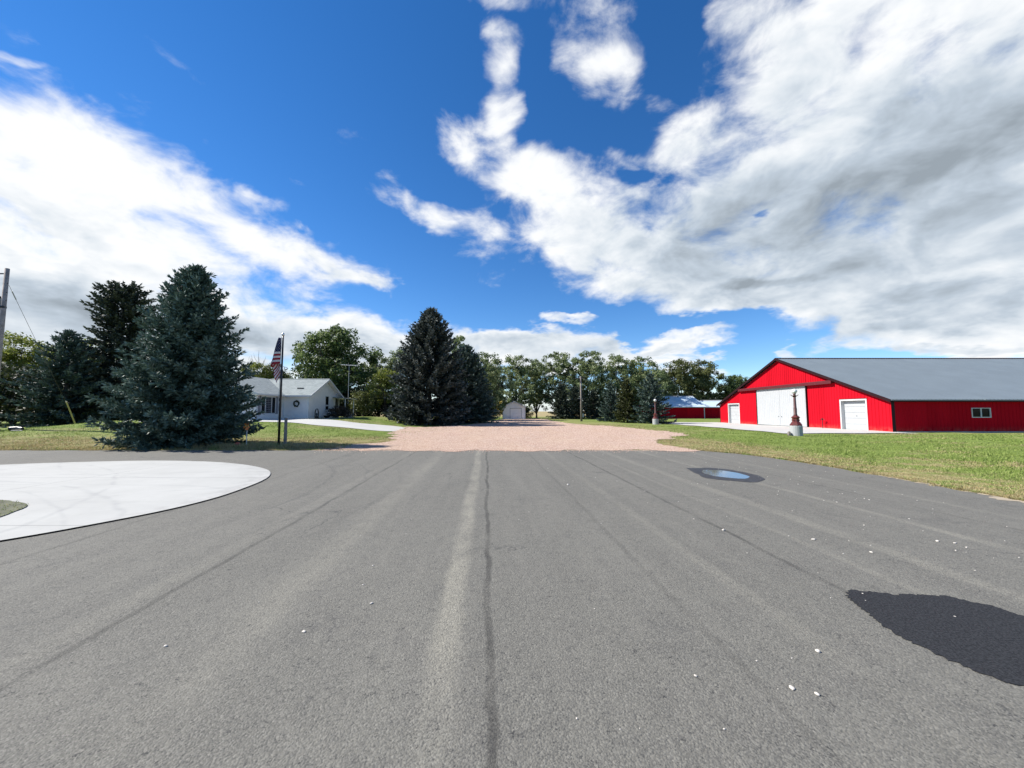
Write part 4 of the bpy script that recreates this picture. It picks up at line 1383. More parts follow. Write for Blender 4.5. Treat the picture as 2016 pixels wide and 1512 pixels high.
def build_flag():
    nu, nv = 40, 22
    V, UV, Q = [], [], []
    Hh, top = 1.28, 5.30
    for j in range(nv + 1):
        tt = j / nv
        w = 0.08 + 0.42 * tt ** 0.8
        for i in range(nu + 1):
            s = i / nu
            x0, z0 = -0.06, top - Hh * tt
            # near part: out to the left and folded back to the pole
            if s < 0.26:
                q = s / 0.26
                x = x0 - w * q
                z = z0 - 0.10 * q * tt
                y = -0.05 - 0.16 * math.sin(q * math.pi) - 0.02 * math.sin(9 * q + 3 * tt)
            elif s < 0.5:
                q = (s - 0.26) / 0.24
                e = q * q * (3 - 2 * q)
                x = x0 - w * (1 - e) - 0.02
                zs = top - 0.62 - 1.14 * tt
                z = (z0 - 0.10 * tt) * (1 - e) + zs * e
                y = -0.05 + 0.10 * math.sin(q * math.pi) + 0.03
            else:
                q = (s - 0.5) / 0.5
                x = x0 - 0.02 - (0.42 - 0.30 * tt) * q
                z = top - 0.62 - 1.14 * tt - (0.62 - 0.08 * tt) * q
                y = -0.02 - 0.06 * math.sin(q * 5 + tt * 4) - 0.03 * math.sin(tt * 12)
            V.append((x, y, z))
            UV.append((s, tt))
    for j in range(nv):
        for i in range(nu):
            k = j * (nu + 1) + i
            Q.append((k, k + nu + 1, k + nu + 2, k + 1))
    me = bpy.data.meshes.new('flag')
    me.from_pydata(V, [], Q)
    uv = me.uv_layers.new(name='UVMap')
    for lp in me.loops:
        uv.data[lp.index].uv = UV[lp.vertex_index]
    me.materials.append(M['flag'])
    me.polygons.foreach_set('use_smooth', [True] * len(me.polygons))
    me.update()
    o = link('flag', me, None, FP)
    tag(o, 'limp red and white striped flag with starred blue corner hanging from the pole', 'flag')


build_flag()

# ---------------------------------------------------------------- small roadside things
x, y = -10.85, 18.6
t = thing('grey_post', (x, y, gz(x, y)), 'short grey weathered post just right of the flagpole', 'post')
MB().tube([(0, 0, -0.2), (0.01, 0, 0.6), (0.005, 0, 1.33)], [0.075, 0.072, 0.066], 10).build('shaft', 'wood', t)
MB().lathe([(0.07, 1.33), (0.06, 1.36), (0.02, 1.375)], 10).build('cap', 'grey_metal', t)
x, y = -12.35, 18.1
t = thing('garden_stake', (x, y, gz(x, y)), 'thin white stake topped by an orange spinner beside the near spruce', 'garden stake')
MB().tube([(0, 0, -0.1), (0, 0, 0.80)], 0.018, 6).build('stake', 'white', t)
sp_ = MB()
sp_.tube([(0, 0, 0.78), (0.03, 0, 0.86)], 0.03, 6)
hub = sp_.build('hub', 'orange', t)
for k in range(5):
    a = 2 * math.pi * k / 5 + 0.5
    c, s = math.cos(a), math.sin(a)
    c2, s2 = math.cos(a + 0.7), math.sin(a + 0.7)
    MB().face([(0.02 * c, -0.04, 0.95 + 0.02 * s), (0.13 * c, -0.07, 0.95 + 0.15 * s), (0.17 * c2, -0.03, 0.95 + 0.19 * s2), (0.06 * c2, -0.02, 0.95 + 0.06 * s2)]).prism([(0.02 * c, -0.03, 0.95 + 0.02 * s), (0.12 * c, -0.03, 0.95 + 0.14 * s), (0.06 * c2, -0.03, 0.95 + 0.06 * s2)], (0, 0.012, 0)).build('vane', 'orange', t)
x, y = -12.62, 17.9
t = thing('red_ball', (x, y, gz(x, y)), 'faded red ball lying in the grass by the near spruce', 'ball')
MB().lathe([(0.125 * math.sin(q), 0.115 - 0.125 * math.cos(q)) for q in np.linspace(0.02, math.pi - 0.02, 12)], 18).build('shell', 'red_ball', t, True)
MB().lathe([(0.1265, 0.10), (0.1275, 0.115), (0.1265, 0.13)], 18).build('seam', 'dark_red', t, True)

# utility pole at the left edge with transformer, wire and guy
PX, PY = -37.55, 28.0
t = thing('utility_pole', (PX, PY, gz(PX, PY)), 'tall wooden utility pole with grey transformer at far left', 'utility pole')
MB().tube([(0, 0, -0.3), (0.02, 0, 6), (0.05, 0, 12.05)], [0.17, 0.155, 0.13], 12).build('pole', 'pole_wood', t, True)
tr = MB().lathe([(0.20, 8.9), (0.22, 8.95), (0.22, 9.9), (0.20, 9.95), (0.08, 10.0)], 14, (-0.42, -0.05, 0)).build('transformer', 'grey_metal', t, True)
for dx in (-0.08, 0.06):
    MB().lathe([(0.03, 9.95), (0.05, 10.0), (0.03, 10.05), (0.05, 10.1), (0.02, 10.16)], 8, (-0.42 + dx, -0.05, 0)).build('bushing', 'grey_metal', tr)
for zz in (8.98, 9.82):
    MB().box((-0.25, -0.1, zz), (-0.1, 0.02, zz + 0.07)).build('bracket', 'black', t)
MB().box((-0.9, -0.03, 11.62), (-0.1, 0.03, 11.70)).build('insulator_arm', 'black', t)
MB().lathe([(0.17, 9.05), (0.18, 9.07), (0.18, 9.19), (0.17, 9.21)], 12).build('band', 'black', t)
for zz in (10.9, 10.2, 9.6):
    MB().box((0.13, -0.02, zz), (0.22, 0.02, zz + 0.05)).build('step_bolt', 'black', t)
MB().tube([(-0.15, -0.12, 0.2), (-0.15, -0.12, 8.9)], 0.025, 6).build('conduit', 'grey_metal', t)
MB().tube([(0.10, 0.14, 10.85), (-2.85, 8.0, 0.25)], 0.012, 5).build('guy_wire', 'wire', t)
MB().tube([(0.0, 0.42, 10.47), (-0.15, 0.82, 9.93)], 0.035, 6).build('guy_insulator', 'grey_metal', t)
x, y = -37.2, 27.6
t = thing('meter_box', (x, y, gz(x, y)), 'pale grey electric box on a post at the far left edge', 'electric box')
MB().tube([(0, 0.1, -0.2), (0, 0.1, 1.2)], 0.05, 8).build('post', 'wood', t)
bx = MB().box((-0.2, -0.12, 1.1), (0.26, 0.05, 1.75)).build('box', 'white_metal', t)
MB().box((-0.17, -0.135, 1.13), (0.23, -0.121, 1.72)).build('door', 'white_metal', bx)
x, y = -46.0, 41.0
t = thing('guy_marker', (-40.4, 36.0, gz(-40.4, 36.0)), 'leaning faded yellow guard pole on the lawn before dark spruces', 'marker pole')
MB().tube([(0, 0, -0.05), (0.8, -1.68, 2.26)], 0.055, 8).build('sleeve', 'yellow', t)
MB().tube([(0.8, -1.68, 2.26), (0.84, -1.77, 2.38)], 0.02, 6).build('rod', 'grey_metal', t)
# pole among the trees
x, y = 10.3, 57.5
t = thing('wooden_pole', (x, y, gz(x, y)), 'slim grey wooden pole standing alone before the tree row', 'utility pole')
MB().tube([(0, 0, -0.2), (0, 0, 3.5), (-0.05, 0, 6.7)], [0.16, 0.14, 0.11], 10).build('pole', 'wood', t, True)
MB().box((-0.9, -0.05, 6.35), (0.5, 0.05, 6.45)).build('crossbar', 'wood', t)
MB().box((-0.5, -0.06, 3.35), (0.2, 0.02, 3.43)).build('bracket', 'grey_metal', t)
MB().box((0.12, -0.14, 0.6), (0.36, 0.05, 1.15)).build('switch_box', 'grey_metal', t)
# hydrant at the barn wall
x, y = 29.62, 37.0
t = thing('yard_hydrant', (x, y, gz(x, y) + 0.03), 'thin dark red yard hydrant against the red barn wall', 'hydrant')
MB().tube([(0, 0, -0.1), (0, 0, 0.85)], 0.03, 8).build('pipe', 'dark_red', t)
MB().box((-0.05, -0.06, 0.8), (0.05, 0.06, 0.95)).build('head', 'dark_red', t)
MB().tube([(0, 0, 0.94), (0, -0.32, 0.78)], 0.016, 6).build('lever', 'black', t)
MB().tube([(0, 0.04, 0.88), (-0.03, 0.16, 0.84), (-0.03, 0.18, 0.74)], 0.02, 6).build('spout', 'black', t)
# stone by the lamp base
x, y = 18.72, 26.25
t = thing('small_stone', (x, y, gz(x, y)), 'small grey upright stone beside the lamp post base', 'stone')
MB().lathe([(0.10, -0.05), (0.12, 0.1), (0.10, 0.22), (0.05, 0.30)], 7).build('rock', 'wood', t)


def rock_mesh(seed, name='rock'):
    bm = bmesh.new()
    bmesh.ops.create_icosphere(bm, subdivisions=2, radius=1)
    r_ = random.Random(seed)
    ax = [r_.uniform(0.75, 1.25) for _ in range(3)]
    for v_ in bm.verts:
        c = v_.co
        k_ = 1 + 0.22 * math.sin(3 * c.x + seed) * math.sin(2.3 * c.y + seed * 2) + r_.uniform(-.05, .05)
        v_.co = Vector((c.x * ax[0] * k_, c.y * ax[1] * k_, c.z * 0.62 * ax[2] * k_))
    me = bpy.data.meshes.new(name)
    bm.to_mesh(me)
    bm.free()
    return me


# log pile on the left lawn
t = thing('fallen_log', (-35.2, 27.6, gz(-35.2, 27.6)), 'dark charred log lying on the left lawn', 'log')
MB().tube([(-0.5, 0, 0.12), (0.0, 0.06, 0.15), (0.45, -0.05, 0.12)], [0.13, 0.15, 0.10], 9).build('trunk', 'black', t)
MB().tube([(0.1, 0.05, 0.2), (0.5, 0.3, 0.42)], [0.07, 0.03], 7).build('branch_stub', 'bark', t)
t = thing('pale_log', (-34.6, 27.1, gz(-34.6, 27.1)), 'pale bare log lying against the charred log', 'log')
MB().tube([(-0.35, 0.0, 0.05), (0.1, 0.04, 0.06), (0.45, -0.02, 0.05)], [0.035, 0.045, 0.03], 8).build('trunk', 'pale_rock', t)
MB().tube([(0.1, 0.02, 0.06), (0.3, -0.08, 0.16)], [0.02, 0.01], 6).build('branch_stub', 'pale_rock', t)

# ---------------------------------------------------------------- pebbles on the asphalt
pm = [rock_mesh(s, 'pebble') for s in (1, 2, 3, 4)]
for m_ in pm:
    m_.materials.append(M['stone'])
    m_.polygons.foreach_set('use_smooth', [True] * len(m_.polygons))
BIG = [  # place, size and what singles it out
    (2.09, 2.76, 0.020, 'largest white pebble, alone left of the wet patch edge'),
    (1.66, 2.41, 0.016, 'white pebble below the largest, upper of a close pair'),
    (1.77, 2.36, 0.016, 'white pebble, lower right of a close pair'),
    (-1.20, 3.42, 0.017, 'lone white pebble left of the central seam'),
    (2.92, 5.46, 0.026, 'white pebble on the dark seam right of centre'),
    (3.86, 5.07, 0.024, 'white pebble on bare asphalt halfway to the puddle'),
    (5.37, 5.0, 0.025, 'left pebble of a pair near the right lawn side'),
    (5.51, 4.93, 0.020, 'right pebble of a pair near the right lawn side'),
    (1.25, 8.75, 0.032, 'far white pebble nearest the centre of the road'),
    (-1.55, 3.0, 0.014, 'small white pebble on rough asphalt at lower left'),
    (-2.42, 2.82, 0.015, 'white pebble furthest left on the foreground asphalt'),
    (4.18, 4.62, 0.021, 'pebble lying below the one halfway to the puddle')]
for i, (x, y, s, lb) in enumerate(BIG):
    s *= 0.72
    o = link('pebble', pm[i % 4], None, (x, y, 0.012 + s * 0.35))
    o.scale = (s * 1.35, s, s)
    o.rotation_euler.z = i * 1.3
    tag(o, lb, 'pebble', 'pebbles scattered on the asphalt')
pv, pq = [], []
base = [np.array([v.co[:] for v in m_.vertices]) for m_ in pm]
faces = [np.array([p.vertices[:] for p in m_.polygons]) for m_ in pm]
rs = np.random.RandomState(8)
k = 0
for i in range(210):
    if i < 85:
        x, y = rs.normal(6.6, 1.0), rs.uniform(4.2, 13.0)
    elif i < 150:
        x, y = rs.uniform(1.0, 8.6), rs.uniform(2.5, 16.0)
    else:
        x, y = rs.uniform(-5, 5), rs.uniform(1.9, 8)
    if x > 9.0 or x > 8.2 and y > 14:
        continue
    s = rs.uniform(0.004, 0.013) * (0.6 if i > 150 else 1)
    b = base[i % 4] * s * np.array([1, rs.uniform(.6, 1), .8]) + np.array([x, y, 0.012 + s * .3])
    pv.append(b)
    pq.append(faces[i % 4] + k)
    k += len(b)
me = np_mesh('loose_pebbles', np.concatenate(pv), np.concatenate(pq), 'stone', None, 3)
tag(link('loose_pebbles', me), kind='stuff')

# ---------------------------------------------------------------- vegetation


def unit(a):
    return a / np.maximum(np.linalg.norm(a, axis=-1, keepdims=True), 1e-9)


def sprigs(b, d, L, W, rs):
    """Flat diamonds from base b along d with length L and width W, turned at random about d."""
    n = len(b)
    d = unit(d)
    rnd = unit(rs.normal(size=(n, 3)))
    s = unit(np.cross(d, rnd))
    L, W = L[:, None], W[:, None]
    m = b + d * L * 0.45
    v = np.stack([b, m + s * W * 0.5, b + d * L, m - s * W * 0.5], 1).reshape(-1, 3)
    q = np.arange(4 * n).reshape(n, 4)
    return v, q


def spruce_mesh(name, mat, H, R, seed, whorl=0.38, per=7, twig=0.16, nw=0.07, profile=None, droop=0.18, ascend=0.75, bare=0.2, tuft=3, rough=0.14, base=0.02, lift=0.22):
    """Conifer crown: whorls of branches carrying side twigs covered in needle sprays."""
    rs = np.random.RandomState(seed)
    prof = profile or (lambda t: np.minimum(1, (1 - t) ** 0.82 * 1.02))
    Pb, Db, Lb, Tb = [], [], [], []
    h = base * H
    while h < H * 0.985:
        t = h / H
        r0 = R * float(prof(t))
        n = max(4, int(round(per * (0.55 + 0.45 * (1 - t)))))
        a0 = rs.uniform(0, 6.28)
        for k in range(n):
            az = a0 + 6.283 * k / n + rs.normal(0, 0.16)
            L = r0 * (1 + rs.normal(0, rough))
            if L < 0.12:
                L = 0.12
            el = -0.12 + ascend * t ** 1.3 + rs.normal(0, 0.07)
            tl = np.arange(bare * L, L, twig)
            if len(tl) == 0:
                tl = np.array([0.5 * L])
            tt = tl / L
            hz = L * tt * math.cos(el)
            zz = h + rs.normal(0, .05) + L * (tt * math.sin(el) - droop * tt * (1 - 0.25 * tt) * (1 - t) + 0.16 * tt ** 3)
            dirh = np.array([math.cos(az), math.sin(az), 0])
            side = np.array([-math.sin(az), math.cos(az), 0])
            bend = rs.normal(0, 0.07) * L * tt ** 2
            P = dirh[None] * hz[:, None] + side[None] * bend[:, None]
            P[:, 2] = zz
            T = np.gradient(P, axis=0) if len(P) > 1 else dirh[None] + 0
            T = unit(T)
            # main axis sprays
            Pb.append(P)
            Db.append(T + rs.normal(0, .15, P.shape))
            Lb.append(np.full(len(P), twig * 1.8))
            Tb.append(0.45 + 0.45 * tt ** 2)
            # side twigs
            for sgn in (-1, 1):
                ang = rs.normal(0.85, 0.14, len(P))
                D = T * np.cos(ang)[:, None] + sgn * side[None] * np.sin(ang)[:, None]
                D[:, 2] += rs.normal(0.08, lift, len(P))
                tw = np.minimum(0.16 + 0.34 * (1 - tt) * L * 0.55 + 0.08, 0.95) * rs.uniform(.7, 1.15, len(P))
                tw = np.minimum(tw, 0.5 * L + 0.1)
                st = np.maximum(1, np.ceil(tw / (twig * 1.25)).astype(int))
                for m in range(int(st.max())):
                    on = st > m
                    f = (m / st)[on]
                    pb = P[on] + unit(D[on]) * (tw[on] * f)[:, None]
                    pb[:, 2] -= 0.10 * (tw[on] * f) ** 2
                    Pb.append(pb)
                    Db.append(D[on] + rs.normal(0, .22, pb.shape))
                    Lb.append(np.minimum(tw[on] * (1 - f) + 0.05, twig * 1.9) * rs.uniform(.8, 1.2, on.sum()))
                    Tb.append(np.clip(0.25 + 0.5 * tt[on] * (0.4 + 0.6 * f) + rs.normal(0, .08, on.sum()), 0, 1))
        h += whorl * (0.75 + 0.5 * (1 - t)) * rs.uniform(.85, 1.15)
    # leader
    for k in range(14):
        z = H * (0.955 + 0.045 * k / 14)
        Pb.append(np.array([[0, 0, z]]))
        Db.append(np.array([[rs.normal(0, .5), rs.normal(0, .5), 0.9]]))
        Lb.append(np.array([twig * 1.7]))
        Tb.append(np.array([.7]))
    P, D, L, T = (np.concatenate(x) for x in (Pb, Db, Lb, Tb))
    V, Q, TT = [], [], []
    o = 0
    for k in range(tuft):
        v, q = sprigs(P, D + rs.normal(0, 0.30, D.shape), L * rs.uniform(.8, 1.2, len(L)), np.full(len(L), nw) * rs.uniform(.7, 1.3, len(L)), rs)
        V.append(v)
        Q.append(q + o)
        o += len(v)
        TT.append(np.clip(T + rs.normal(0, .13, len(T)), 0, 1))
    return np_mesh(name, np.concatenate(V), np.concatenate(Q), mat, np.concatenate(TT))


def trunk_mesh(H, r0, mat='bark', lean=0.0):
    mb = MB()
    mb.tube([(0, 0, -0.3), (lean * .3, 0, H * 0.3), (lean, 0, H)], [r0, r0 * 0.75, 0.02], 8)
    me = bpy.data.meshes.new('trunk')
    me.from_pydata(mb.v, [], mb.f)
    me.materials.append(M[mat])
    return me


def leafy(name, mat, clusters, n_leaf, spread, size, seed, up=0.35, hang=0.0, flat=0.75):
    """Leaves scattered in clumps: clusters (N,4) as centre and radius."""
    rs = np.random.RandomState(seed)
    c = np.asarray(clusters, float)
    n = len(c)
    cen = np.repeat(c[:, :3], n_leaf, 0)
    rr = np.repeat(c[:, 3], n_leaf)[:, None]
    g = unit(rs.normal(size=(n * n_leaf, 3))) * (rs.uniform(0, 1, (n * n_leaf, 1)) ** 0.45)
    g[:, 2] *= flat
    P = cen + g * rr * spread
    if hang:
        P[:, 2] -= hang * rs.uniform(0, 1, len(P)) ** 2
    nrm = unit(unit(g) * 0.6 + rs.normal(size=P.shape) * 0.75 + np.array([0, 0, up]))
    a = unit(np.cross(nrm, rs.normal(size=P.shape)))
    b = np.cross(nrm, a)
    s = (size * rs.uniform(0.6, 1.35, len(P)))[:, None]
    V = np.stack([P - a * s * .62, P + b * s * .36, P + a * s * .62, P - b * s * .36], 1).reshape(-1, 3)
    Q = np.arange(len(V)).reshape(-1, 4)
    tone = np.repeat(rs.normal(0, 0.13, n), n_leaf)
    T = np.clip(0.42 + tone + rs.normal(0, .17, len(P)), 0, 1)
    return np_mesh(name, V, Q, mat, T)


def broadleaf(mat, H, W, seed, n_clump=90, n_leaf=60, size=0.28, base=0.22, lobes=9, airy=0.0, bark='bark', stems=1, clump=0.9, top=1.0, spread=1.15, up=0.35):
    """A crown of leaf clumps on a branching skeleton: (crown mesh, trunk mesh)."""
    r_ = random.Random(seed)
    rs = np.random.RandomState(seed)
    mb = MB()
    r0 = 0.018 * H + 0.05
    L = []
    zb = base * H
    for i in range(lobes):
        t = (i + 0.5) / lobes
        z = zb + (H - zb) * (0.13 + 0.71 * t * top)
        rad_ = W * 0.5 * (0.30 + 0.42 * math.sin(math.pi * min(1, 0.25 + 0.72 * t))) * r_.uniform(.75, 1.1)
        a = 2.4 * i + r_.uniform(-.5, .5)
        k = 0.25 if i == lobes - 1 else 1.0
        L.append((rad_ * math.cos(a) * k, rad_ * math.sin(a) * k, z, W * r_.uniform(0.19, 0.27)))
    L.append((0, 0, H - W * 0.22, W * 0.22))
    L.append((0, 0, zb + (H - zb) * 0.45, W * 0.27))
    fork = Vector((r_.uniform(-.2, .2), r_.uniform(-.2, .2), zb * 0.85))
    for s in range(stems):
        off = Vector((r_.uniform(-.4, .4), r_.uniform(-.4, .4), 0)) if stems > 1 else Vector((0, 0, 0))
        mb.tube([off + Vector((0, 0, -0.4)), off + fork * 0.6, fork + off * 1.5], [r0 * 1.1, r0 * 0.9, r0 * 0.75], 8)
    cl = []
    for (x, y, z, q) in L:
        e = Vector((x, y, z))
        mid = fork.lerp(e, 0.5) + Vector((r_.uniform(-.3, .3), r_.uniform(-.3, .3), 0.1 * (e - fork).length))
        mb.tube([fork, mid, e], [r0 * 0.55, r0 * 0.32, r0 * 0.13], 6)
        m = max(4, int(n_clump / len(L)))
        for k in range(m):
            d = unit(rs.normal(size=3))
            d[2] = d[2] * 0.85 + 0.12
            f = r_.uniform(.45, 1.0) ** 0.6
            p = np.array([x, y, z]) + d * q * 1.25 * f
            if p[2] > H - 0.1:
                p[2] = H - r_.uniform(0.1, 0.6)
            cl.append((p[0], p[1], p[2], clump * r_.uniform(.55, 1.15) * (1 - 0.3 * airy)))
            if k % 3 == 0:
                mb.tube([e.lerp(mid, 0.15), tuple(p)], [r0 * 0.12, r0 * 0.04], 4, False)
    crown = leafy('crown', mat, cl, n_leaf, spread, size, seed, up)
    tm = bpy.data.meshes.new('trunk')
    tm.from_pydata(mb.v, [], mb.f)
    tm.materials.append(M[bark])
    return crown, tm


def plant(name, x, y, crown, trunk, label, cat, group=None, s=(1, 1, 1), rz=0.0, dz=0.0, crown_name='crown'):
    t = thing(name, (x, y, gz(x, y) + dz), label, cat, group, rz)
    t.scale = s
    link(crown_name, crown, t)
    if trunk:
        link('trunk', trunk, t)
    return t


# ---- the spruce beside the road
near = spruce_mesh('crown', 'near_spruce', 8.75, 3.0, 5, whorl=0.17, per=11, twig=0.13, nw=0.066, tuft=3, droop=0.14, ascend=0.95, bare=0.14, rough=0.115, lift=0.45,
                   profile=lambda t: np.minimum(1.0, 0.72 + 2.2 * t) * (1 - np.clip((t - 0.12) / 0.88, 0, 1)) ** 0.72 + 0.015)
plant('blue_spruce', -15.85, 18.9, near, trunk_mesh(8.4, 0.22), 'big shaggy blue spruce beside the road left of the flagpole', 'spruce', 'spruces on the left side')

tall = spruce_mesh('crown', 'dark_spruce', 16.6, 4.2, 12, whorl=0.34, per=11, twig=0.27, nw=0.16, tuft=3, ascend=0.45, rough=0.09, bare=0.25, lift=0.4, droop=0.22,
                   profile=lambda t: np.where(t < 0.6, 1.0 - 0.55 * t, 0.70 * np.sqrt(np.clip(1 - ((t - 0.78) / 0.225) ** 2, 0.01, 1))))
plant('dark_spruce', -47.0, 46, tall, trunk_mesh(16, 0.32), 'tallest dark spruce with rounded top behind the near blue spruce', 'spruce', 'spruces on the left side')
mid = spruce_mesh('crown', 'blue_spruce', 10.3, 4.3, 14, whorl=0.34, per=9, twig=0.25, nw=0.13, tuft=3, rough=0.22,
                  profile=lambda t: np.minimum(1, (1 - t) ** 0.62))
midt = trunk_mesh(9.8, 0.25)
plant('blue_spruce', -48.6, 42, mid, midt, 'broad blue green spruce left of the tall dark spruce', 'spruce', 'spruces on the left side')
plant('blue_spruce', -41.2, 47, mid, midt, 'half hidden spruce behind the big spruce by the road', 'spruce', 'spruces on the left side', (1, 1, .95), 2.0)

# ---- the two spruces by the gravel drive
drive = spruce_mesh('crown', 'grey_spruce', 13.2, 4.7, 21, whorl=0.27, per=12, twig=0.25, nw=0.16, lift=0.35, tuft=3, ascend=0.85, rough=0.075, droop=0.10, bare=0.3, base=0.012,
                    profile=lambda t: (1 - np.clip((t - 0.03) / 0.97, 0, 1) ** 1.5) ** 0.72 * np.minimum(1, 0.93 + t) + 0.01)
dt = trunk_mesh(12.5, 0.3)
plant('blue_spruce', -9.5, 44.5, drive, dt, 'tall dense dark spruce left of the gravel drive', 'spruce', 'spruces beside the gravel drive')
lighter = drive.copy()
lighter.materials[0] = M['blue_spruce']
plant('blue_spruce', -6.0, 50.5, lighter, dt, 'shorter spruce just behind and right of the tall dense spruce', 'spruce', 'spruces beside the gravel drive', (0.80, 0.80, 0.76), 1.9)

# ---- three evergreens near the far lamp post
small = spruce_mesh('crown', 'blue_spruce', 6.7, 2.95, 31, whorl=0.34, per=8, twig=0.24, nw=0.13, tuft=3, rough=0.16, profile=lambda t: np.minimum(1, 0.9 + 1.2 * t) * (1 - t) ** 0.78)
smt = trunk_mesh(6.3, 0.16)
plant('blue_spruce', 18.9, 52.6, small, smt, 'full blue spruce right behind the far lamp post', 'spruce', 'evergreens near the far lamp post')
plant('blue_spruce', 14.8, 58.0, small, smt, 'narrow blue spruce left of the olive evergreen', 'spruce', 'evergreens near the far lamp post', (0.70, 0.70, 0.86), 1.0)
ced = spruce_mesh('crown', 'cedar', 6.0, 2.1, 33, whorl=0.32, per=8, twig=0.24, nw=0.13, tuft=3, ascend=1.2, rough=0.2, droop=0.05, profile=lambda t: np.minimum(1, 0.8 + 1.5 * t) * (1 - t) ** 0.66)
cet = trunk_mesh(5.6, 0.14)
plant('cedar_tree', 16.5, 55.4, ced, cet, 'olive brown evergreen between the two blue spruces', 'cedar', 'evergreens near the far lamp post')

# ---- broadleaf kinds
cotton = broadleaf('leaf', 14.2, 11.6, 41, 300, 75, 0.32, 0.12, 13, bark='bark', clump=1.05)
ash = broadleaf('leaf_pale', 13.6, 10.2, 42, 230, 66, 0.32, 0.05, 12, 0.3, stems=2, clump=0.95)
locust = broadleaf('leaf_pale', 14.3, 10.8, 43, 215, 66, 0.30, 0.10, 12, 0.5, bark='bark', stems=2, clump=0.95)
locust2 = broadleaf('leaf_pale', 14.3, 10.2, 47, 210, 66, 0.30, 0.08, 12, 0.5, bark='bark', stems=1, clump=0.95)
olive = broadleaf('leaf_olive', 14.0, 10.0, 44, 260, 66, 0.32, 0.04, 12, 0.2, clump=1.0)
yel = broadleaf('leaf_yellow', 13.5, 10.5, 45, 220, 65, 0.32, 0.12, 11, 0.1, clump=1.05)
bush = broadleaf('leaf_yellow', 7.0, 4.2, 46, 75, 60, 0.24, 0.05, 8, clump=0.7)
shrub = broadleaf('shrub', 4.2, 4.6, 48, 80, 60, 0.20, 0.02, 8, clump=0.7)
poplar = broadleaf('leaf_pale', 13.4, 4.2, 49, 85, 60, 0.28, 0.15, 10, clump=0.75)

TREES = [
    (yel, -79.5, 62, 1.02, 1.0, 'sunlit yellow green tree at far left behind the utility pole'),
    (yel, -71.5, 64, 0.95, 0.98, 'yellow green tree rising right of the utility pole wire'),
    (yel, -43.0, 64, 0.62, 0.70, 'low yellow green tree above the house roof left of the flag'),
    (olive, -41.0, 67, 0.62, 0.70, 'olive brown tree above the house roof beside the flag'),
    (yel, -34.2, 72, 0.55, 0.66, 'low pale tree above the roof right of the flag'),
    (cotton, -27.6, 60, 1.0, 1.0, 'big dark green tree rising behind the house'),
    (ash, -23.4, 68, 0.62, 0.86, 'pale tree right of the big tree behind the house'),
    (ash, -19.9, 69, 0.62, 0.92, 'pale tree just left of the tall dense spruce'),
    (bush, -17.9, 55, 1.0, 1.04, 'bright green bushy tree left of the tall dense spruce'),
    (poplar, -8.2, 59, 0.85, 0.98, 'slim pale poplar peeking above the shorter drive spruce'),
    (ash, -4.4, 65, 0.80, 0.82, 'round green tree right of the drive spruces'),
    (olive, -4.6, 82, 0.62, 0.80, 'low green tree left behind the white garage'),
    (locust, 1.0, 83, 0.92, 0.93, 'airy tree directly behind the white garage'),
    (locust2, 5.6, 88, 0.72, 0.92, 'slender airy tree right of the garage beside the field gap'),
    (locust, 10.3, 84, 0.98, 0.98, 'broad airy tree at the right side of the field gap'),
    (locust2, 16.2, 83, 1.0, 1.02, 'tall airy tree behind the slim wooden pole'),
    (locust, 23.5, 86, 0.90, 0.97, 'pale airy tree above the narrow blue spruce'),
    (ash, 29.5, 87, 0.96, 1.0, 'pale wide tree above the full blue spruce'),
    (ash, 35.0, 92, 0.7, 0.82, 'pale low tree between the full spruce and the olive trees'),
    (olive, 41.3, 96, 1.1, 1.02, 'dense olive green tree over the long red shed'),
    (olive, 48.6, 98, 1.02, 1.03, 'olive tree closest to the big barn gable'),
    (cotton, 56.5, 98, 0.72, 0.74, 'dark low tree half hidden by the barn gable'),
    (cotton, 65.0, 100, 0.78, 0.74, 'dark tree just showing over the barn roof edge')]
for i, (kind, x, y, sw, sh_, lb) in enumerate(TREES):
    plant('broadleaf_tree', x, y, kind[0], kind[1], lb, 'tree', 'broadleaf trees round the farmyard', (sw, sw, sh_), i * 1.7)

gold = leafy('crown', 'leaf_gold', [(0, 0, 2.2 + .1 * k, .55) for k in range(4)] + [(random.Random(k).uniform(-.45, .45), random.Random(k + 9).uniform(-.3, .3), 1.6 + .3 * k, .5) for k in range(6)], 45, 1.0, 0.22, 5)
plant('golden_sapling', -2.35, 72.4, gold, trunk_mesh(2.6, 0.05), 'small golden leaved sapling left of the white garage', 'sapling')
for x, y, s, lb in ((-35.0, 66, (0.62, 0.62, 0.9), 'small pointed conifer above the roof right of the flag'),):
    plant('pointed_spruce', x, y, mid, midt, lb, 'spruce', None, s)

# dark cedars and shrubs under the tree row
cgrp = 'dark cedars below the tree row'
dark_ced = spruce_mesh('crown', 'dark_spruce', 6.4, 2.5, 52, whorl=0.36, per=8, twig=0.28, nw=0.16, tuft=3, ascend=1.1, rough=0.2, profile=lambda t: np.minimum(1, 0.8 + 1.5 * t) * (1 - t) ** 0.5)
dct = trunk_mesh(6, 0.15)
for x, y, s, lb in ((9.3, 74, 1.0, 'dark cedar bordering the right side of the field gap'), (12.6, 76, 0.95, 'dark cedar second from the field gap'), (16.4, 78, 0.85, 'dark cedar behind the slim wooden pole'),
                    (20.3, 79, 0.9, 'dark cedar left behind the narrow blue spruce'), (-5.6, 62, 1.0, 'dark cedar behind the shorter drive spruce'), (-4.6, 67, 0.85, 'dark cedar between drive spruce and garage'),
                    (-14.5, 60, 0.9, 'dark cedar left behind the tall dense spruce')):
    plant('cedar_tree', x, y, dark_ced, dct, lb, 'cedar', cgrp, (s, s, s), x)
sgrp = 'dark shrubs round the lawns'
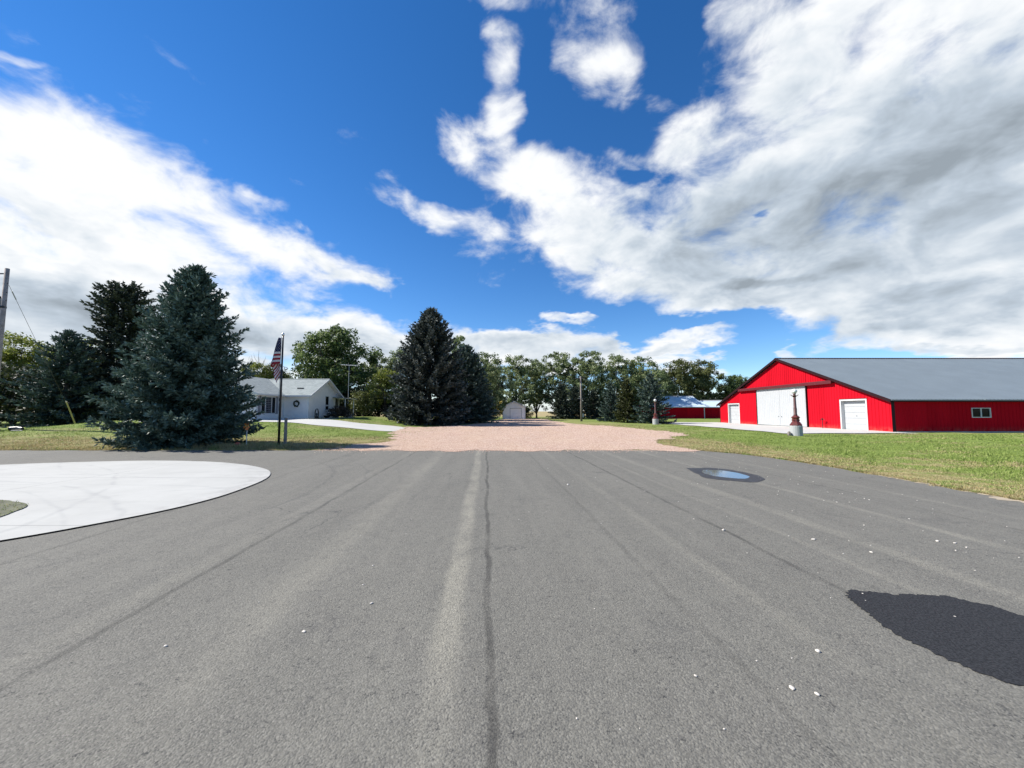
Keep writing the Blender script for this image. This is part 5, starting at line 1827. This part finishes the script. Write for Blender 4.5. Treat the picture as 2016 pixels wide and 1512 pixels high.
for x, y, sx, sz, lb in ((-56.5, 44, 1.6, 1.55, 'tall dark thicket behind the utility pole'), (-51.0, 43.5, 1.3, 1.0, 'dark thicket left of the broad blue green spruce'), (-63, 47, 1.8, 1.7, 'dark thicket at the far left edge'),
                         (-44.5, 43.0, 1.2, 0.8, 'dark thicket under the tallest spruce'), (-38.5, 44.0, 1.2, 0.8, 'dark thicket just left of the house'), (-22.0, 56, 1.3, 1.1, 'dark thicket behind the house porch'),
                         (-18.2, 57, 1.0, 0.95, 'dark thicket below the bright bushy tree'), (-14.6, 56, 1.0, 0.8, 'dark thicket at the foot of the tall spruce'), (-26.0, 57.0, 1.4, 1.3, 'dark thicket behind the antenna'),
                         (-4.7, 74.0, 0.9, 0.9, 'dark thicket left beside the garage'), (2.9, 78.5, 0.5, 0.55, 'dark shrub at the right corner of the garage'), (14.0, 88, 1.2, 1.0, 'dark thicket among trunks behind the slim pole'), (20.5, 90, 1.5, 1.1, 'dark thicket among trunks behind the narrow blue spruce'), (27.0, 91, 1.6, 1.1, 'dark thicket among trunks behind the full blue spruce'), (-0.5, 86, 1.1, 0.9, 'dark thicket behind the garage roof'), (10.2, 78, 0.9, 0.7, 'dark thicket at the foot of the gap edge cedar'), (42.5, 94, 1.6, 1.0, 'dark thicket under the dense olive tree'),
                         ):
    plant('shrub', x, y, shrub[0], shrub[1], lb, 'shrub', sgrp, (sx, sx, sz), x * 2)
mini = broadleaf('shrub_red', 1.5, 2.2, 61, 36, 60, 0.10, 0.0, 6, clump=0.42)
plant('garden_shrub', -19.35, 42.5, mini[0], mini[1], 'dark purplish shrub under the tall gable window', 'shrub', None, (1, 1, 0.85))
plant('garden_shrub', -19.1, 44.4, mini[0], mini[1], 'purplish shrub next to the porch railing', 'shrub', None, (0.9, 0.9, 0.9), 2)
low = broadleaf('shrub', 1.1, 1.5, 62, 30, 50, 0.10, 0.0, 6, clump=0.4)
plant('box_shrub', -47.8, 40.2, low[0], low[1], 'small clipped green shrub at the foot of the blue green spruce', 'shrub', None, (1.1, 1.1, 1.0))
plant('box_shrub', -43.4, 41.6, low[0], low[1], 'small shrub right of the leaning yellow marker', 'shrub', None, (1.2, 1.2, .9), 1)
plant('grass_shrub', -36.6, 26.6, low[0], low[1], 'scruffy low shrub left of the charred log', 'shrub', None, (0.9, 0.9, .45), 1)
weep = leafy('crown', 'leaf_olive', [(random.Random(k).uniform(-1.5, 1.5), random.Random(k + 50).uniform(-1.2, 1.2), random.Random(k + 90).uniform(1.3, 3.4), 0.6) for k in range(40)], 60, 1.0, 0.20, 9, hang=1.3)
plant('weeping_shrub', -20.2, 52.5, weep, trunk_mesh(3.0, 0.08), 'olive weeping shrub right of the house porch', 'shrub')


def bare_tree(seed, H):
    r_ = random.Random(seed)
    mb = MB()
    mb.tube([(0, 0, -0.3), (0.1, 0, H * 0.5), (0.15, 0.1, H)], [0.14, 0.09, 0.015], 6)
    for k in range(16):
        z = H * r_.uniform(0.4, 0.92)
        a = r_.uniform(0, 6.28)
        l = (H - z) * 0.5 + 0.5
        mb.tube([(0.1, 0, z), (0.1 + 0.4 * l * math.cos(a), 0.4 * l * math.sin(a), z + 0.55 * l), (0.1 + 0.55 * l * math.cos(a), 0.55 * l * math.sin(a), z + 1.1 * l)], [0.035, 0.025, 0.01], 4, False)
    return mb


for x, y, H, lb in ((-46.5, 70, 12.6, 'bare dead tree, taller one, above the house roof'), (-43.8, 71, 10.8, 'bare dead tree, shorter one, above the house roof')):
    t = thing('bare_tree', (x, y, gz(x, y)), lb, 'dead tree', 'bare trees above the house roof')
    bare_tree(int(H * 10), H).build('trunk', 'bark', t)


# ---- grass
def blades(name, P, hgt, wid, seed, lift=0.0):
    rs = np.random.RandomState(seed)
    n = len(P)
    z = terrain(P[:, 0], P[:, 1]) - 0.01 + lift
    b = np.stack([P[:, 0], P[:, 1], z], 1)
    a = rs.uniform(0, 6.283, n)
    s = np.stack([np.cos(a), np.sin(a), np.zeros(n)], 1) * (wid * rs.uniform(.6, 1.3, n))[:, None] * 0.5
    ln = rs.normal(0, 0.45, (n, 2))
    h = hgt * rs.uniform(.5, 1.3, n)
    tip = b + np.stack([ln[:, 0] * h, ln[:, 1] * h, h], 1)
    V = np.stack([b - s, b + s, tip], 1).reshape(-1, 3)
    me = np_mesh(name, V, np.arange(3 * n).reshape(n, 3), 'grass', rs.uniform(0, 1, n), 3)
    return me


def inside(poly, x, y):
    px = np.array([p[0] for p in poly])
    py = np.array([p[1] for p in poly])
    qx, qy = np.roll(px, -1), np.roll(py, -1)
    r_ = np.zeros(len(x), bool)
    for a, b, c, d in zip(px, py, qx, qy):
        if b == d:
            continue
        r_ ^= ((b > y) != (d > y)) & (x < a + (y - b) / (d - b) * (c - a))
    return r_


rs = np.random.RandomState(77)
ROAD = [(-60, -8)] + ROAD_EDGE + [(-60, 16.5)]
DRV = [(-9.4, 30.9), (-9.9, 36.2), (-14.8, 36.6), (-20.3, 38.0), (-23.3, 39.5), (-31.2, 35.2), (-31.2, 32.0), (-21.0, 32.2), (-16.0, 31.2)]
pts, hs, ws = [], [], []
n = 2600000
y = 3.0 + 47 * rs.uniform(0, 1, n) ** 1.6
x = (rs.uniform(-1, 1, n)) * (1.45 * y + 1)
dist = np.hypot(x, y)
keep = rs.uniform(0, 1, n) < np.clip((10.5 / np.maximum(dist, 8)) ** 1.15, 0, 0.8) * np.clip(y / 16, 0.25, 1)
keep &= dist < 48
x, y = x[keep], y[keep]
clump = np.sin(x * 3.1 + np.sin(y * 2.3) * 2) * np.sin(y * 2.7 + np.sin(x * 1.9) * 2)
ok = ~inside(ROAD, x, y) & ~inside(DRV, x, y)
ok &= ~((x > 20.2) & (x < 66) & (y > 28.5))
g = inside(GRAVEL, x, y)
ok &= ~g | ((rs.uniform(0, 1, len(x)) < 0.30 * np.clip((-5.0 - x) / 3.0, 0, 1)) | (rs.uniform(0, 1, len(x)) < 0.2 * np.clip((x - 8.5) / 3, 0, 1)))
ok &= rs.uniform(0, 1, len(x)) < 0.75 + 0.25 * clump
x, y = x[ok], y[ok]
dist = np.hypot(x, y)
P = np.stack([x, y], 1)
tallz = np.exp(-((y - 17.2) / 0.8) ** 2) * (x < -7.5)
hgt = (0.045 + 0.02 * np.sin(x * 1.3) * np.sin(y * 1.1)) * (1 + 0.25 * (dist > 18)) * (1 + 1.6 * tallz * rs.uniform(0, 1, len(x)) ** 2)
wid = 0.008 + 0.0011 * dist
print('grass blades', len(P))
tag(link('lawn_grass', blades('lawn_grass', P, hgt, wid, 5)), kind='stuff')
# unmown tufts by the flagpole and along the road edge
q = []
for k in range(260):
    cx, cy = rs.uniform(-14.2, -7.6), 17.1 + abs(rs.normal(0, .6))
    if k > 150:
        cx, cy = rs.normal(-12.0, 0.8), rs.uniform(17.0, 18.4)
    q.append(np.array([cx, cy]) + rs.normal(0, .07, (26, 2)))
q = np.concatenate(q)
tag(link('roadside_weeds', blades('roadside_weeds', q, np.full(len(q), 0.17) * rs.uniform(.5, 1.5, len(q)), np.full(len(q), 0.022), 6)), kind='stuff')
# island grass
q = np.stack([rs.uniform(-14, -7.4, 16000), rs.uniform(3.3, 7.6, 16000)], 1)
q = q[inside(ISLAND, q[:, 0], q[:, 1])][::2]
tag(link('island_grass', blades('island_grass', q, np.full(len(q), 0.035), np.full(len(q), 0.012), 7, 0.05)), kind='stuff')
# ragged verge creeping over the asphalt
q = []
for (ax_, ay_), (bx_, by_) in zip(ROAD_EDGE, ROAD_EDGE[1:]):
    if by_ < 3:
        continue
    k = int(420 * math.hypot(bx_ - ax_, by_ - ay_))
    s = rs.uniform(0, 1, k)
    of = np.abs(rs.normal(0, .10, k)) * (0.5 + 0.5 * np.sin(9 * s + ay_)) * np.sin(31 * s + 2 * ay_)
    q.append(np.stack([ax_ + (bx_ - ax_) * s + 0.10 - of, ay_ + (by_ - ay_) * s], 1))
k = 7000
s = rs.uniform(-24, -8, k)
q.append(np.stack([s, 16.5 - np.abs(rs.normal(0, .09, k)) * (0.5 + 0.5 * np.sin(3.1 * s))], 1))
q = np.concatenate(q)
tag(link('verge_grass', blades('verge_grass', q, np.full(len(q), 0.06), np.full(len(q), 0.02), 8, 0.012)), kind='stuff')
# loose stones on the gravel drive
m = 42000
yy = 16.3 + 26 * rs.uniform(0, 1, m) ** 1.7
xx = rs.uniform(-11, 13, m)
kk = inside(GRAVEL, xx, yy)
xx, yy = xx[kk], yy[kk]
e2 = rs.uniform(-8, 7.4, 700)
xx = np.concatenate([xx, e2])
yy = np.concatenate([yy, 16.35 - np.abs(rs.normal(0, 0.45, 700))])
n = len(xx)
tet = np.array([(1, 0, -.3), (-.5, .87, -.3), (-.5, -.87, -.3), (0, 0, .75)])
sc = rs.uniform(.008, .021, n) * (1 + (yy - 16) / 26)
an = rs.uniform(0, 6.28, n)
v = np.repeat(tet[None], n, 0) * sc[:, None, None] * rs.uniform(.7, 1.3, (n, 4, 3))
cx_, sx_ = np.cos(an)[:, None], np.sin(an)[:, None]
v = np.stack([v[..., 0] * cx_ - v[..., 1] * sx_, v[..., 0] * sx_ + v[..., 1] * cx_, v[..., 2]], -1)
v += np.stack([xx, yy, terrain(xx, yy) + 0.024 + sc * .2], -1)[:, None]
fq = (np.array([(0, 1, 3), (1, 2, 3), (2, 0, 3)])[None] + 4 * np.arange(n)[:, None, None]).reshape(-1, 3)
tag(link('loose_gravel', np_mesh('loose_gravel', v.reshape(-1, 3), fq, 'gravel_stone', np.repeat(rs.uniform(0, 1, n), 3), 3)), kind='stuff')
